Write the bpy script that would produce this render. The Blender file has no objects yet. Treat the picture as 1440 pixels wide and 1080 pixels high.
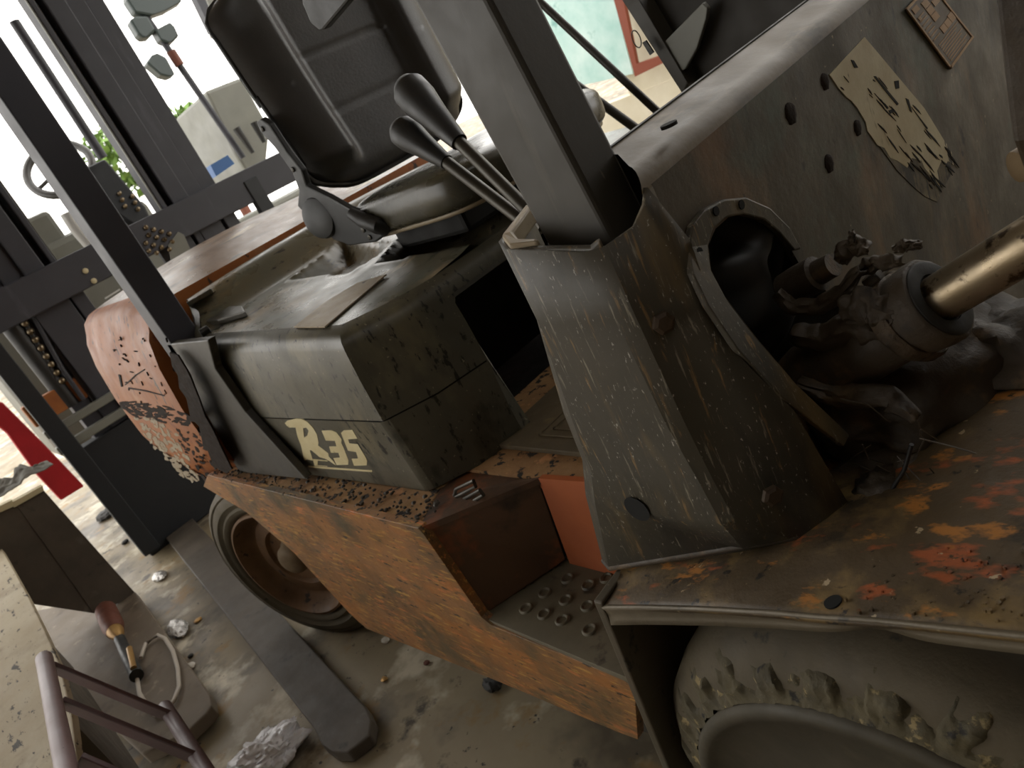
import bpy, bmesh, math, random
from mathutils import Vector, noise
from mathutils.geometry import tessellate_polygon
random.seed(7)
SC = bpy.context.scene
COL = SC.collection
V = Vector

# ---------------------------------------------------------------- camera
CR = V((0.64173257, 0.63792915, -0.42570614))
CU = V((-0.00111163, 0.55585244, 0.83128023))
CF = V((-0.76692769, 0.53298637, -0.35741776))
CP = V((0.80180123, -1.05654775, 1.41097564))
FPX = 1050.0
from mathutils import Matrix
cd = bpy.data.cameras.new('camera')
cam = bpy.data.objects.new('camera', cd)
COL.objects.link(cam)
cd.sensor_width = 36.0
cd.lens = FPX / 1440.0 * 36.0
cd.clip_start = 0.02
cd.clip_end = 300
cd.dof.use_dof = True
cd.dof.focus_distance = 0.9
cd.dof.aperture_fstop = 11.0
cam.matrix_world = Matrix(((CR.x, CU.x, -CF.x, CP.x), (CR.y, CU.y, -CF.y, CP.y), (CR.z, CU.z, -CF.z, CP.z), (0, 0, 0, 1)))
SC.camera = cam
# ---------------------------------------------------------------- world + exposure
w = bpy.data.worlds.new('world')
SC.world = w
w.use_nodes = True
bg = w.node_tree.nodes['Background']
bg.inputs[0].default_value = (1.0, 0.975, 0.93, 1)
bg.inputs[1].default_value = 4.0
vs = SC.view_settings
vs.view_transform = 'Standard'
vs.look = 'None'
vs.gamma = 1.0
vs.use_curve_mapping = False
vs.exposure = -0.4


# ---------------------------------------------------------------- pixel helpers: meeting point of a sight line with a real plane
def ray(x, y): return CF + CR * ((x - 720) / FPX) - CU * ((y - 540) / FPX)
def onX(x, y, v): d = ray(x, y); return CP + d * ((v - CP.x) / d.x)
def onY(x, y, v): d = ray(x, y); return CP + d * ((v - CP.y) / d.y)
def onZ(x, y, v): d = ray(x, y); return CP + d * ((v - CP.z) / d.z)
def onD(x, y, v): return CP + ray(x, y) * v


# ---------------------------------------------------------------- mesh helpers
class MB:
    def __init__(s): s.v = []; s.f = []
    def add(s, vs_, fs):
        b = len(s.v)
        s.v += [V(p) for p in vs_]
        s.f += [tuple(b + i for i in f) for f in fs]
        return s
    def box(s, a, b):
        x0, y0, z0 = a; x1, y1, z1 = b
        return s.add([(x0, y0, z0), (x1, y0, z0), (x1, y1, z0), (x0, y1, z0), (x0, y0, z1), (x1, y0, z1), (x1, y1, z1), (x0, y1, z1)],
                     [(0, 3, 2, 1), (4, 5, 6, 7), (0, 1, 5, 4), (1, 2, 6, 5), (2, 3, 7, 6), (3, 0, 4, 7)])
    def obox(s, c, ax, ay, az):
        c = V(c); ax = V(ax); ay = V(ay); az = V(az)
        p = [c - ax - ay - az, c + ax - ay - az, c + ax + ay - az, c - ax + ay - az, c - ax - ay + az, c + ax - ay + az, c + ax + ay + az, c - ax + ay + az]
        return s.add(p, [(0, 3, 2, 1), (4, 5, 6, 7), (0, 1, 5, 4), (1, 2, 6, 5), (2, 3, 7, 6), (3, 0, 4, 7)])
    def prism(s, pts, off, holes=()):
        off = V(off)
        loops = [[V(p) for p in pts]] + [[V(p) for p in h] for h in holes]
        flat = [p for l in loops for p in l]
        n = len(flat)
        tris = tessellate_polygon(loops)
        fs = [tuple(t) for t in tris] + [tuple(i + n for i in reversed(t)) for t in tris]
        k = 0
        for l in loops:
            m = len(l)
            for i in range(m):
                j = (i + 1) % m
                fs.append((k + i, k + j, k + j + n, k + i + n))
            k += m
        return s.add(flat + [p + off for p in flat], fs)
    def tube(s, path, r, n=10, cap=True):
        path = [V(p) for p in path]
        m = len(path)
        rs = r if isinstance(r, (list, tuple)) else [r] * m
        base = len(s.v)
        ref = None
        for i, p in enumerate(path):
            t = (path[min(i + 1, m - 1)] - path[max(i - 1, 0)]).normalized()
            if ref is None:
                ref = t.cross(V((0, 0, 1)))
                if ref.length < 1e-3: ref = t.cross(V((0, 1, 0)))
            ref = (ref - t * ref.dot(t)).normalized()
            b = t.cross(ref)
            for k in range(n):
                a = 2 * math.pi * k / n
                s.v.append(p + (ref * math.cos(a) + b * math.sin(a)) * rs[i])
        for i in range(m - 1):
            for k in range(n):
                k2 = (k + 1) % n
                s.f.append((base + i * n + k, base + i * n + k2, base + (i + 1) * n + k2, base + (i + 1) * n + k))
        if cap:
            s.f.append(tuple(base + k for k in reversed(range(n))))
            s.f.append(tuple(base + (m - 1) * n + k for k in range(n)))
        return s
    def lathe(s, o, axis, prof, n=32, wob=0.0):
        o = V(o); a = V(axis).normalized()
        u = a.cross(V((0, 0, 1)))
        if u.length < 1e-3: u = V((1, 0, 0))
        u.normalize(); v = a.cross(u)
        base = len(s.v)
        for (r, h) in prof:
            for k in range(n):
                t = 2 * math.pi * k / n
                d = u * math.cos(t) + v * math.sin(t)
                rr = r
                if wob: rr = r * (1 + wob * noise.noise(d * 2.3 + a * h * 14))
                s.v.append(o + a * h + d * rr)
        m = len(prof)
        for i in range(m - 1):
            for k in range(n):
                k2 = (k + 1) % n
                s.f.append((base + i * n + k, base + i * n + k2, base + (i + 1) * n + k2, base + (i + 1) * n + k))
        if prof[0][0] > 1e-5: s.f.append(tuple(base + k for k in reversed(range(n))))
        if prof[-1][0] > 1e-5: s.f.append(tuple(base + (m - 1) * n + k for k in range(n)))
        return s
    def grid(s, fn, nu, nv, closed_u=False):
        base = len(s.v)
        for j in range(nv + 1):
            for i in range(nu if closed_u else nu + 1):
                s.v.append(V(fn(i / nu, j / nv)))
        m = nu if closed_u else nu + 1
        for j in range(nv):
            for i in range(nu):
                i2 = (i + 1) % m
                s.f.append((base + j * m + i, base + j * m + i2, base + (j + 1) * m + i2, base + (j + 1) * m + i))
        return s
    def build(s, name, mat, parent=None, bevel=0.0, smooth=None, seg=2, sub=0):
        L = V((0, 0, 0))
        if parent is not None: L = V(parent['_o'])
        me = bpy.data.meshes.new(name)
        bm = bmesh.new()
        vv = [bm.verts.new(p - L) for p in s.v]
        for f in s.f:
            try: bm.faces.new([vv[i] for i in f])
            except ValueError: pass
        bmesh.ops.remove_doubles(bm, verts=bm.verts, dist=1e-6)
        bmesh.ops.recalc_face_normals(bm, faces=bm.faces)
        bm.to_mesh(me); bm.free()
        me.materials.append(mat)
        o = bpy.data.objects.new(name, me)
        COL.objects.link(o)
        if parent is not None: o.parent = parent
        o['_o'] = tuple(L)
        if bevel:
            b = o.modifiers.new('bevel', 'BEVEL')
            b.width = bevel; b.segments = seg; b.limit_method = 'ANGLE'; b.angle_limit = math.radians(35)
        if sub:
            m = o.modifiers.new('sub', 'SUBSURF'); m.levels = sub; m.render_levels = sub
        if smooth is not None:
            me.shade_smooth()
            me.set_sharp_from_angle(angle=math.radians(smooth))
        return o


def thing(name, loc, label, cat, group=None):
    o = bpy.data.objects.new(name, None)
    COL.objects.link(o)
    o.location = loc
    o['_o'] = tuple(loc)
    o['label'] = label; o['category'] = cat
    if group: o['group'] = group
    return o
def tag(o, label, cat, group=None):
    o['label'] = label; o['category'] = cat
    if group: o['group'] = group
    return o
def settle(o, loc):
    """move a single-mesh thing's origin to its base without moving its shape"""
    L = V(loc)
    o.data.transform(Matrix.Translation(-L)); o.location = L
    return o


# ---------------------------------------------------------------- materials
def lin(c):
    if isinstance(c, str): c = tuple(int(c[i:i + 2], 16) / 255 for i in (0, 2, 4))
    return tuple((x / 12.92 if x <= .04045 else ((x + .055) / 1.055) ** 2.4) for x in c) + (1,)

def material(name, base, alt=None, scale=6.0, rough=.6, rough2=None, metal=0.0, patches=(), bump=.15, bscale=40.0, spec=.5, stretch=(1, 1, 1)):
    """base/alt broad variation; patches = (colour, noise scale, threshold, softness, stretch xyz[, detail]) layers of wear; bump = fine relief"""
    m = bpy.data.materials.new(name); m.use_nodes = True
    nt = m.node_tree; N = nt.nodes; K = nt.links
    b = N['Principled BSDF']
    tc = N.new('ShaderNodeTexCoord')
    def nz(sc, st=(1, 1, 1), det=6.0, ro=.6, off=0.0):
        mp = N.new('ShaderNodeMapping'); mp.inputs['Scale'].default_value = st; mp.inputs['Location'].default_value = (off, off * .7, off * 1.3)
        K.new(tc.outputs['Object'], mp.inputs[0])
        t = N.new('ShaderNodeTexNoise'); t.inputs['Scale'].default_value = sc; t.inputs['Detail'].default_value = det; t.inputs['Roughness'].default_value = ro
        K.new(mp.outputs[0], t.inputs['Vector'])
        return t.outputs['Fac']
    def ramp(src, lo, hi):
        r = N.new('ShaderNodeMapRange'); r.inputs['From Min'].default_value = lo; r.inputs['From Max'].default_value = hi
        K.new(src, r.inputs['Value']); return r.outputs[0]
    def mix(f, a, c):
        x = N.new('ShaderNodeMix'); x.data_type = 'RGBA'
        if hasattr(f, 'is_linked') or not isinstance(f, float): K.new(f, x.inputs['Factor'])
        else: x.inputs['Factor'].default_value = f
        for s_, v_ in ((6, a), (7, c)):
            if isinstance(v_, tuple): x.inputs[s_].default_value = v_
            else: K.new(v_, x.inputs[s_])
        return x.outputs[2]
    broad = nz(scale, stretch)
    col = mix(ramp(broad, .33, .67), lin(base), lin(alt or base))
    masks = []
    for i, p in enumerate(patches):
        c, sc, th, so, st = p[:5]
        mk = ramp(nz(sc, st, p[5] if len(p) > 5 else 5.0, .62, 3.1 + i * 5.7), th, th + so)
        col = mix(mk, col, lin(c))
    K.new(col, b.inputs['Base Color'])
    b.inputs['Metallic'].default_value = metal
    b.inputs['Specular IOR Level'].default_value = spec
    if rough2 is None: rough2 = min(1, rough + .15)
    rr = N.new('ShaderNodeMapRange'); rr.inputs['From Min'].default_value = .3; rr.inputs['From Max'].default_value = .7
    rr.inputs['To Min'].default_value = rough; rr.inputs['To Max'].default_value = rough2
    K.new(nz(scale * 2.3, (1, 1, 1), 5, .6, 9.0), rr.inputs['Value']); K.new(rr.outputs[0], b.inputs['Roughness'])
    if bump:
        bp = N.new('ShaderNodeBump'); bp.inputs['Strength'].default_value = bump; bp.inputs['Distance'].default_value = .006
        K.new(nz(bscale, (1, 1, 1), 8, .65, 1.0), bp.inputs['Height']); K.new(bp.outputs[0], b.inputs['Normal'])
    return m

def plain(name, c, rough=.5, metal=0.0, emit=None):
    m = bpy.data.materials.new(name); m.use_nodes = True
    b = m.node_tree.nodes['Principled BSDF']
    b.inputs['Base Color'].default_value = lin(c); b.inputs['Roughness'].default_value = rough; b.inputs['Metallic'].default_value = metal
    return m

up = (1, 1, .18)
M = {}
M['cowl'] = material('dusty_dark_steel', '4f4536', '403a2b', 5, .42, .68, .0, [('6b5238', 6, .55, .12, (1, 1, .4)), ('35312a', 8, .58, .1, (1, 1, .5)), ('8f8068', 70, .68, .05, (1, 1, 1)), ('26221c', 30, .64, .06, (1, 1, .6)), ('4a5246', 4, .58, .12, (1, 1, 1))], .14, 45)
M['column'] = material('scratched_dark_steel', '484236', '3b372c', 5, .40, .62, .0, [('6b5a3c', 9, .56, .12, (1, 1, .22)), ('2e2b24', 12, .58, .12, (1, 1, .3)), ('7d6440', 110, .61, .08, (1, 1, .11)), ('817a6a', 170, .61, .08, (1, 1, .09)), ('9a958a', 300, .64, .04, (1, 1, .4))], .12, 50)
M['pillar'] = material('dark_pillar_paint', '3c372d', '312d25', 6, .42, .6, .0, [('4f4a3e', 22, .6, .1, (1, 1, .1)), ('5e5648', 90, .7, .04, (1, 1, .12))], .06, 60)
M['rearpillar'] = material('grey_pillar_paint', '4a4950', '42424a', 6, .5, .6, 0, [('5e5a58', 30, .66, .1, (1, 1, .2))], .05, 60)
M['hood'] = material('dusty_black_plastic', '5e5a4c', '494639', 4, .30, .5, .0, [('787058', 5, .54, .14, (1, 1, .5)), ('3c3a30', 10, .58, .1, (1, 1, .6)), ('23211b', 60, .595, .04, (1, 1, .4)), ('8f8872', 110, .66, .04, (1, 1, 1))], .08, 55)
M['hoodtop'] = material('dusty_hood_top', '55594f', '6a5f48', 5, .2, .42, .0, [('857050', 6, .54, .14, (1, .5, 1)), ('a08e70', 12, .60, .10, (1, .4, 1)), ('2a261e', 40, .61, .04, (1, .4, 1))], .08, 50)
M['orange'] = material('worn_orange_paint', '976738', '6f4f2e', 6, .38, .62, .0, [('99622c', 22, .52, .12, (.25, 1, 1)), ('57482c', 12, .53, .14, (.5, 1, 1)), ('b08440', 120, .57, .06, (.14, 1, 1)), ('b8703a', 84, .60, .05, (.16, 1, 1)), ('362a1e', 90, .60, .05, (.3, 1, 1)), ('54452a', 4, .53, .14, (1, 1, 1))], .2, 50)
M['ledge'] = material('dirt_caked_orange', 'ac8658', '86603c', 9, .7, .9, .0, [('c08a5c', 26, .6, .08, (1, 1, 1)), ('211c17', 34, .56, .05, (1, 1, 1)), ('b0552a', 30, .68, .05, (1, 1, 1))], .5, 45)
M['orangebright'] = material('bright_orange_paint', 'a0552c', '8f4a28', 6, .45, .6, .0, [('4a3524', 10, .66, .08, (1, 1, 1)), ('8a5c38', 24, .68, .06, (1, 1, 1))], .08, 40)
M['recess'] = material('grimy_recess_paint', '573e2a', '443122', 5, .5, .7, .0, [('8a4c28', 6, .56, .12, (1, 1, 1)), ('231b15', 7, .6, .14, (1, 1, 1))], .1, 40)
M['cw'] = material('faded_orange_cast', 'a5622c', '8f5020', 5, .42, .6, .0, [('a87248', 7, .56, .14, (1, 1, 1)), ('7a3a1e', 9, .58, .12, (1, 1, 1)), ('3a2a1e', 36, .625, .03, (1, 1, .5)), ('2e2219', 9, .64, .02, (1, 1, .3))], .1, 45, .35)
M['cwlow'] = M['cw']
M['cwtop'] = material('faded_cast_top', '7c5a34', '644626', 5, .24, .42, .0, [('4f3c28', 12, .56, .1, (1, .25, 1)), ('a8926c', 12, .6, .08, (1, .3, 1)), ('33271b', 36, .61, .04, (1, .25, 1))], .1, 45)
M['mat'] = material('brown_rubber_mat', '5c4e36', '4a3f2c', 8, .6, .8, .0, [('6b5a38', 14, .62, .1, (1, 1, 1))], .2, 60)
M['step'] = material('dull_step_plate', '6b6452', '565040', 7, .5, .7, .0, [('3a342a', 18, .6, .1, (1, 1, 1)), ('8a857a', 60, .72, .04, (1, 1, 1))], .12, 60)
M['seat'] = material('black_vinyl', '4e4b48', '403e3c', 6, .3, .42, .0, [('5c5852', 10, .62, .2, (1, 1, 1))], .12, 160)
M['seatc'] = material('grey_vinyl_cushion', '3c3b33', '4c4634', 5, .2, .34, .0, [('6a5c44', 5, .62, .16, (1, 1, 1))], .06, 120)
M['plasticdk'] = material('dark_grey_plastic', '2e2e2d', '262625', 8, .4, .55, .0, [('3a3936', 14, .64, .1, (1, 1, 1))], .06, 80)
M['lever'] = material('black_knob', '2b2a27', '1f1e1c', 9, .4, .6, 0, [('4a463c', 20, .64, .1, (1, 1, 1))], .06, 80)
M['rod'] = material('worn_steel_rod', '4a453a', '38342b', 10, .35, .5, .4, [('2e2a24', 30, .66, .08, (1, 1, 1))], .05, 60)
M['chrome'] = material('stained_chrome', '9a8c76', '86765c', 12, .25, .42, .8, [('4a3a28', 40, .55, .06, (1, 1, 1)), ('2d241a', 26, .6, .06, (1, 1, 1))], .12, 60)
M['fender'] = material('mottled_fender', '5a4a33', '473b2a', 5, .42, .66, .0, [('75603c', 8, .52, .12, (1, 1, 1)), ('352c20', 11, .56, .08, (.7, 1, 1)), ('94502c', 14, .565, .05, (.4, 1, 1)), ('a06a30', 26, .58, .06, (.45, 1, 1)), ('4a3c28', 55, .58, .05, (.6, 1, 1)), ('1f1a14', 34, .62, .04, (1, 1, 1)), ('a89678', 46, .66, .03, (1, 1, 1))], .35, 40)
M['lip'] = material('bare_fender_lip', '6e6452', '4f4636', 6, .4, .6, .2, [('2d2822', 20, .6, .1, (1, 1, 1))], .2, 45)
M['tyre'] = material('dusty_tyre', '5c523e', '4a4232', 6, .65, .85, .0, [('5e5644', 10, .6, .12, (1, 1, 1)), ('2a2720', 20, .64, .08, (1, 1, 1))], .3, 40)
M['tyreragged'] = material('torn_tyre_rubber', '5a5138', '423c2b', 18, .7, .9, .0, [('8a7a54', 40, .6, .06, (1, 1, 1)), ('1f1c16', 34, .6, .06, (1, 1, 1))], .9, 30)
M['tyreside'] = material('dark_tyre_side', '463f30', '383326', 8, .6, .8, .0, [('4a4434', 20, .6, .1, (1, 1, 1))], .2, 50)
M['rim'] = material('rusty_rim', '806040', '64492f', 9, .55, .8, .0, [('8a6a46', 14, .6, .1, (1, 1, 1)), ('2e221a', 20, .62, .08, (1, 1, 1))], .2, 50)
M['hub'] = material('dusty_hub', '8a7658', '6e5a40', 12, .6, .8, .0, (), .1, 60)
M['black'] = material('oil_and_shade_black', '171510', '211d16', 8, .55, .8, .0, (), .15, 50)  # oily black parts, also the shade lining the leg and cowl openings
M['greasy'] = material('greasy_iron', '443828', '32291d', 10, .5, .78, .0, [('5e4a30', 12, .56, .1, (1, 1, 1)), ('221c14', 20, .58, .1, (1, 1, 1))], .6, 30)
M['grit'] = material('greasy_clamp', '5a4a34', '3a2f22', 30, .3, .6, .3, [('94866a', 60, .64, .05, (1, 1, 1)), ('1c1812', 40, .58, .06, (1, 1, 1))], .9, 40)
M['sticker'] = material('flaking_white_sticker', 'c6bd9c', 'ab9a76', 9, .5, .6, .0, [('5a4c34', 13, .63, .05, (1, 1, .35)), ('26221b', 34, .66, .03, (1, 1, .3))], .1, 60)
M['stickerlow'] = material('worn_sticker_rest', '6e6247', '3e382b', 30, .6, .7, .0, [('2a261e', 40, .5, .05, (1, 1, .3)), ('9a8e70', 50, .62, .04, (1, 1, .3))], .1, 60)
M['decal'] = material('cream_decal', 'd8cba0', 'cbbb8c', 20, .5, .6, .0, [('4a4436', 60, .68, .04, (1, 1, 1))], .03, 60)
M['label'] = material('peeling_label', 'a5977c', '8c7a60', 12, .45, .6, .0, [('4a3c2c', 30, .62, .06, (1, 1, 1))], .1, 60)
M['plate'] = material('tarnished_plate', '4f4236', '40352b', 14, .4, .55, .4, [('3a3026', 30, .62, .08, (1, 1, 1))], .06, 60)
M['cell'] = material('plate_cell', 'b08a60', '9a7a54', 20, .5, .6, .1, (), .03, 60)
M['floor'] = material('stained_concrete', '97896e', '7c705a', 1.6, .4, .7, .0, [('5a5040', 2.4, .50, .14, (1, 1, 1)), ('c4baa4', 2.8, .53, .10, (1, 1, 1)), ('8a6c3a', 4.5, .58, .1, (1, 1, 1)), ('453c2e', 7, .62, .08, (1, 1, 1)), ('2e2820', 26, .66, .04, (1, 1, 1))], .15, 30)
M['mast'] = material('charcoal_mast_paint', '3a3a40', '323238', 4, .5, .6, .0, [('45454c', 9, .6, .1, (1, 1, .2))], .04, 60)
M['mastdk'] = material('dark_navy_steel', '17191c', '14171b', 4, .5, .65, .0, (), .04, 60)
M['greybody'] = material('grey_machine_paint', '7a7a70', '6c6c64', 3, .4, .6, 0, (), .04, 40)
M['bgorange'] = material('orange_beam_paint', 'a8652c', '8a4e22', 8, .5, .6, 0, (), .05, 40)
M['red'] = material('red_sheet', 'c0202a', 'a81c24', 5, .5, .6, 0, (), .1, 20)
M['forkdk'] = material('dark_fork_steel', '544b40', '443d34', 6, .5, .7, .0, [('5c564c', 12, .62, .12, (1, 1, 1)), ('2a2724', 9, .62, .1, (1, 1, 1))], .15, 40)
M['forkdust'] = material('dusty_fork_steel', '776a59', '685b4b', 4, .6, .75, .0, [('564a3c', 6, .56, .12, (1, 1, 1)), ('8a7e6a', 14, .6, .1, (1, 1, 1))], .06, 40)
M['pale'] = material('pale_stained_board', 'b3a78e', 'a39478', 4, .7, .85, .0, [('8f8168', 6, .56, .14, (1, 1, 1)), ('3a342a', 22, .62, .03, (.35, 1, 1)), ('2c2822', 60, .63, .03, (.4, 1, 1))], .2, 30)
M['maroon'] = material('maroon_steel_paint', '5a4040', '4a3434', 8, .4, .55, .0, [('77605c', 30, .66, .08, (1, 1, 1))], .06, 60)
M['maroonlit'] = material('maroon_steel_paint_lit', '8a7678', '7a6464', 8, .38, .5, .0, [('3a2a28', 30, .68, .05, (1, 1, 1))], .06, 60)  # lighter copy of the maroon, light on the tube put into the colour
M['bag'] = material('white_plastic_film', 'f4f4f8', 'ececf0', 12, .12, .25, .0, (), .12, 30)
M['foil'] = material('crumpled_foil', 'c8c4be', 'a8a49e', 20, .2, .35, .7, (), .8, 40)
M['rust'] = material('rusty_tool', '6b3a28', '5a3224', 14, .5, .7, .2, (), .2, 50)
M['brass'] = material('brass_tip', 'b08a50', '9a7440', 14, .35, .5, .6, (), .1, 50)
M['dashdk'] = material('dark_dash_panel', '2c271f', '221e18', 5, .55, .75, 0, (), .08, 40)
M['cable'] = plain('pale_cable', 'b8aea0', .5)
M['dkcable'] = plain('black_cable', '1a1917', .5)
M['rag'] = material('grey_rag', '8a8880', '6e6c66', 10, .8, .9, 0, (), .4, 30)
M['cream'] = plain('cream_edge', 'c0b490', .6)
M['white'] = plain('white_paint', 'c8c8c4', .5)
M['blotch'] = material('rust_blotch', '2a1e14', '1e150e', 30, .75, .95, 0, (), .4, 60, .15)
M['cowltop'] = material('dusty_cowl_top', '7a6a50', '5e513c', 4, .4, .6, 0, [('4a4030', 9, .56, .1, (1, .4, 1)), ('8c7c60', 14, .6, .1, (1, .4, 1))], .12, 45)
M['bolt'] = material('rusty_bolt', '4a3a2a', '3a2e22', 20, .5, .7, .2, (), .2, 60)
M['hole'] = plain('dark_hole', '0b0a08', .9)
M['leafy'] = material('green_leaves', '7a9a4a', '5c7a34', 3, .6, .7, 0, (), .1, 20)
M['teal'] = material('turquoise_sheet', 'a2cdc7', 'cfe6e2', 2.5, .5, .6, 0, [('7fb2ab', 4, .6, .1, (1, 1, 1))], .05, 10)
M['redbrown'] = plain('red_brown_frame', '7e3a22', .5)
M['wallcream'] = material('cream_wall', 'd6cfbc', 'c8bfa8', 2, .8, .9, 0, (), .05, 10)
M['shed'] = material('shed_sheet', '857460', '75664f', 2, .7, .8, 0, (), .05, 10)
M['mirror'] = plain('mirror_back', '3a4442', .4)
M['blue'] = plain('blue_sheet', '2a5a94', .5)
M['paper'] = plain('paper_scrap', 'cfc8bc', .7)


# ================================================================ the setting
def struct(mb, name, mat, **k):
    o = mb.build(name, mat, **k); o['kind'] = 'structure'; return o
fl = MB().grid(lambda u, v: (-45 + 60 * u, -25 + 50 * v, 0), 8, 8)
struct(fl, 'floor', M['floor'])
struct(MB().box((-4.6, -6.2, 4.2), (1.9, 2.9, 4.3)).box((1.9, -6.2, 4.2), (2.6, -2.6, 4.3)).box((1.9, .4, 4.2), (2.6, 2.9, 4.3)).box((2.6, -6.2, 4.2), (8, 2.9, 4.3)), 'ceiling', M['shed'])  # unseen shed roof; gap added to let sky light onto the cowl front
struct(MB().box((7.9, -6.2, 0), (8.05, 2.9, 4.2)), 'wall_front', M['shed'])
struct(MB().box((-1.5, -6.2, 0), (7.9, -6.05, 4.2)), 'wall_right', M['shed'])
struct(MB().box((1.6, 2.75, 0), (7.9, 2.9, 4.2)), 'wall_left', M['shed'])
# ================================================================ the old forklift
FK = thing('forklift', (-0.8, 0, 0), 'old grimy orange and black forklift filling most of the photo', 'forklift')
def pxY(pts, y): return [onY(a, b, y) for a, b in pts]
def pxX(pts, x): return [onX(a, b, x) for a, b in pts]
def pxZ(pts, z): return [onZ(a, b, z) for a, b in pts]
def disc(c, ax, r, h, n=20): return MB().lathe(c, ax, [(0, 0), (r * .86, 0), (r, h * .2), (r, h * .7), (r * .8, h), (0, h)], n)

# ---- chassis
side = pxY([(292, 668), (588, 743), (596, 752), (677, 868), (692, 880), (852, 946), (892, 963), (897, 1040), (870, 1030), (700, 958), (515, 884), (491, 862), (413, 777), (346, 720), (286, 684)], -.61)
MB().prism(side, (0, .018, 0)).build('chassis_side', M['orange'], FK, bevel=.008, seg=3)
e0 = onY(292, 668, -.608); e1 = onY(588, 743, -.608)
bi = onY(757, 673, -.44); bo = onY(787, 770, -.44)
lf = V((-.372, -.50, .797))
MB().prism([e0, e1, e1.lerp(lf, .75), lf, V((-.372, -.42, .79)), V((-1.30, -.42, .775))], (0, 0, -.012)).build('chassis_ledge', M['ledge'], FK, bevel=.004)
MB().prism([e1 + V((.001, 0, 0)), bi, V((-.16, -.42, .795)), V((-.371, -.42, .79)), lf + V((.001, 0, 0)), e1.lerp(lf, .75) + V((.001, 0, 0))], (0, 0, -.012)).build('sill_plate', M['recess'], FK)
# caked dirt on the ledge
dm = MB()
for i in range(260):
    t = random.random(); p = e0.lerp(e1, t) + V((0, random.uniform(.0, .075), .002)); r = random.uniform(.0015, .0055)
    dm.lathe(p, (0, 0, 1), [(r, -.002), (r * .8, r * .3), (0, r * .5)], 6, .0)
o = dm.build('caked_dirt', M['greasy'], FK, smooth=60); o['kind'] = 'stuff'
b0 = onY(677, 868, -.605)
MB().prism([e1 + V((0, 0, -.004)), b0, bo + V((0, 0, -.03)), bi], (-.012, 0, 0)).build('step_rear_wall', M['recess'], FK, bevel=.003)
bw = [bi, V((.10, -.44, .82)), V((.085, -.44, .56)), bo + V((0, 0, -.06))]
MB().prism(bw, (0, .012, 0)).build('step_back_wall', M['orangebright'], FK)
st = [onZ(674, 866, .6), onZ(796, 781, .6), onZ(860, 795, .6) + V((.0, 0, 0)), V((.082, -.45, .6)), V((.082, -.61, .6)), onZ(850, 940, .6)]
STEP = MB().prism(st, (0, 0, -.014)).build('step_plate', M['step'], FK, bevel=.002)
for a, b in [(715, 522), (803, 550), (620, 582), (708, 612), (800, 638), (540, 648), (617, 672), (693, 697), (808, 738), (880, 520), (905, 580)]:
    c = onZ(560 + a / 3, 640 + b / 3, .6)
    MB().lathe(c, (0, 0, 1), [(.0135, -.002), (.0132, .002), (.0115, .0042), (.0095, .0042), (.008, .002), (.0072, .0006), (.0, .0005)], 18).build('grip_ring', M['step'], STEP, smooth=40)
dm = MB()
for i in range(60):
    t = random.random()
    p = (onZ(690, 850, .6).lerp(onZ(796, 783, .6), t) if i < 30 else onZ(796, 783, .6).lerp(onZ(862, 796, .6), t)) + V((random.uniform(0, .012), random.uniform(-.008, .004), 0))
    r = random.uniform(.003, .008)
    dm.lathe(p, (0, 0, 1), [(r, -.001), (r * .8, r * .6), (0, r)], 6)
o = dm.build('crumbled_dirt', M['greasy'], FK, smooth=60); o['kind'] = 'stuff'
MB().prism([V((-.45, -.438, .8)), V((.2, -.438, .8)), V((.2, .45, .8)), V((-.45, .45, .8))], (0, 0, -.02)).build('floor_plate', M['ledge'], FK)
MATO = MB().prism([V((-.34, -.372, .812)), V((.2, -.372, .812)), V((.2, .40, .812)), V((-.34, .40, .812))], (0, 0, -.011)).build('floor_mat', M['mat'], FK, bevel=.002)
for i in range(9):
    q = .021 * i
    rb = MB()
    rb.box((-.235 + q, -.335 + q, .811), (-.231 + q, -.05 - q * .3, .8145))
    rb.box((-.235 + q, -.335 + q, .811), (.15, -.331 + q, .8145))
    rb.build('mat_rib', M['mat'], MATO)
MB().box((-1.2, -.56, .36), (.02, .56, .57)).build('chassis_frame', M['black'], FK)
MB().box((-1.2, -.44, .60), (-.30, .56, .775)).build('engine_block', M['black'], FK)
MB().box((-1.9, -.30, .28), (-1.3, .30, .70)).build('rear_axle', M['black'], FK, bevel=.02)
# square wire latch at the foot of the hood
lt = MB()
for dz, ps in ((0, [(639, 697), (641, 688), (666, 676), (669, 684), (643, 698), (639, 697)]), (1, [(650, 709), (652, 702), (675, 689), (680, 696), (655, 711), (650, 709)])):
    lt.tube([onY(a, b, -.515) for a, b in ps], .0034, 8)
lt.build('wire_latch', M['rod'], FK, smooth=50)

# ---- counterweight
def cw_outline(t):
    """half plan outline of the casting, right side then round the rear corner; returns point and outward normal"""
    L1 = .70; Rc = .17; La = math.pi / 2 * Rc; L2 = .60 - Rc
    s = t * (L1 + La + L2)
    if s < L1: return V((-1.262 - s, -.60, 0)), V((0, -1, 0))
    s -= L1
    if s < La:
        a = s / Rc
        return V((-1.962 - Rc * math.sin(a), -.60 + Rc - Rc * math.cos(a), 0)), V((-math.sin(a), -math.cos(a), 0))
    s -= La
    return V((-1.962 - Rc, -.60 + Rc + s, 0)), V((-1, 0, 0))
NO = 26
out = [cw_outline(i / NO) for i in range(NO + 1)]
out += [(V((p.x, -p.y, 0)), V((n.x, -n.y, 0))) for p, n in reversed(out[:-1])]
def cw_zb(x):
    if x > -1.65: return .70 + (x + 1.65) / .39 * .11
    if x > -2.0: return .70 + (-1.65 - x) / .35 * .10
    return .80 + (-2.0 - x) / .13 * .10
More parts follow.
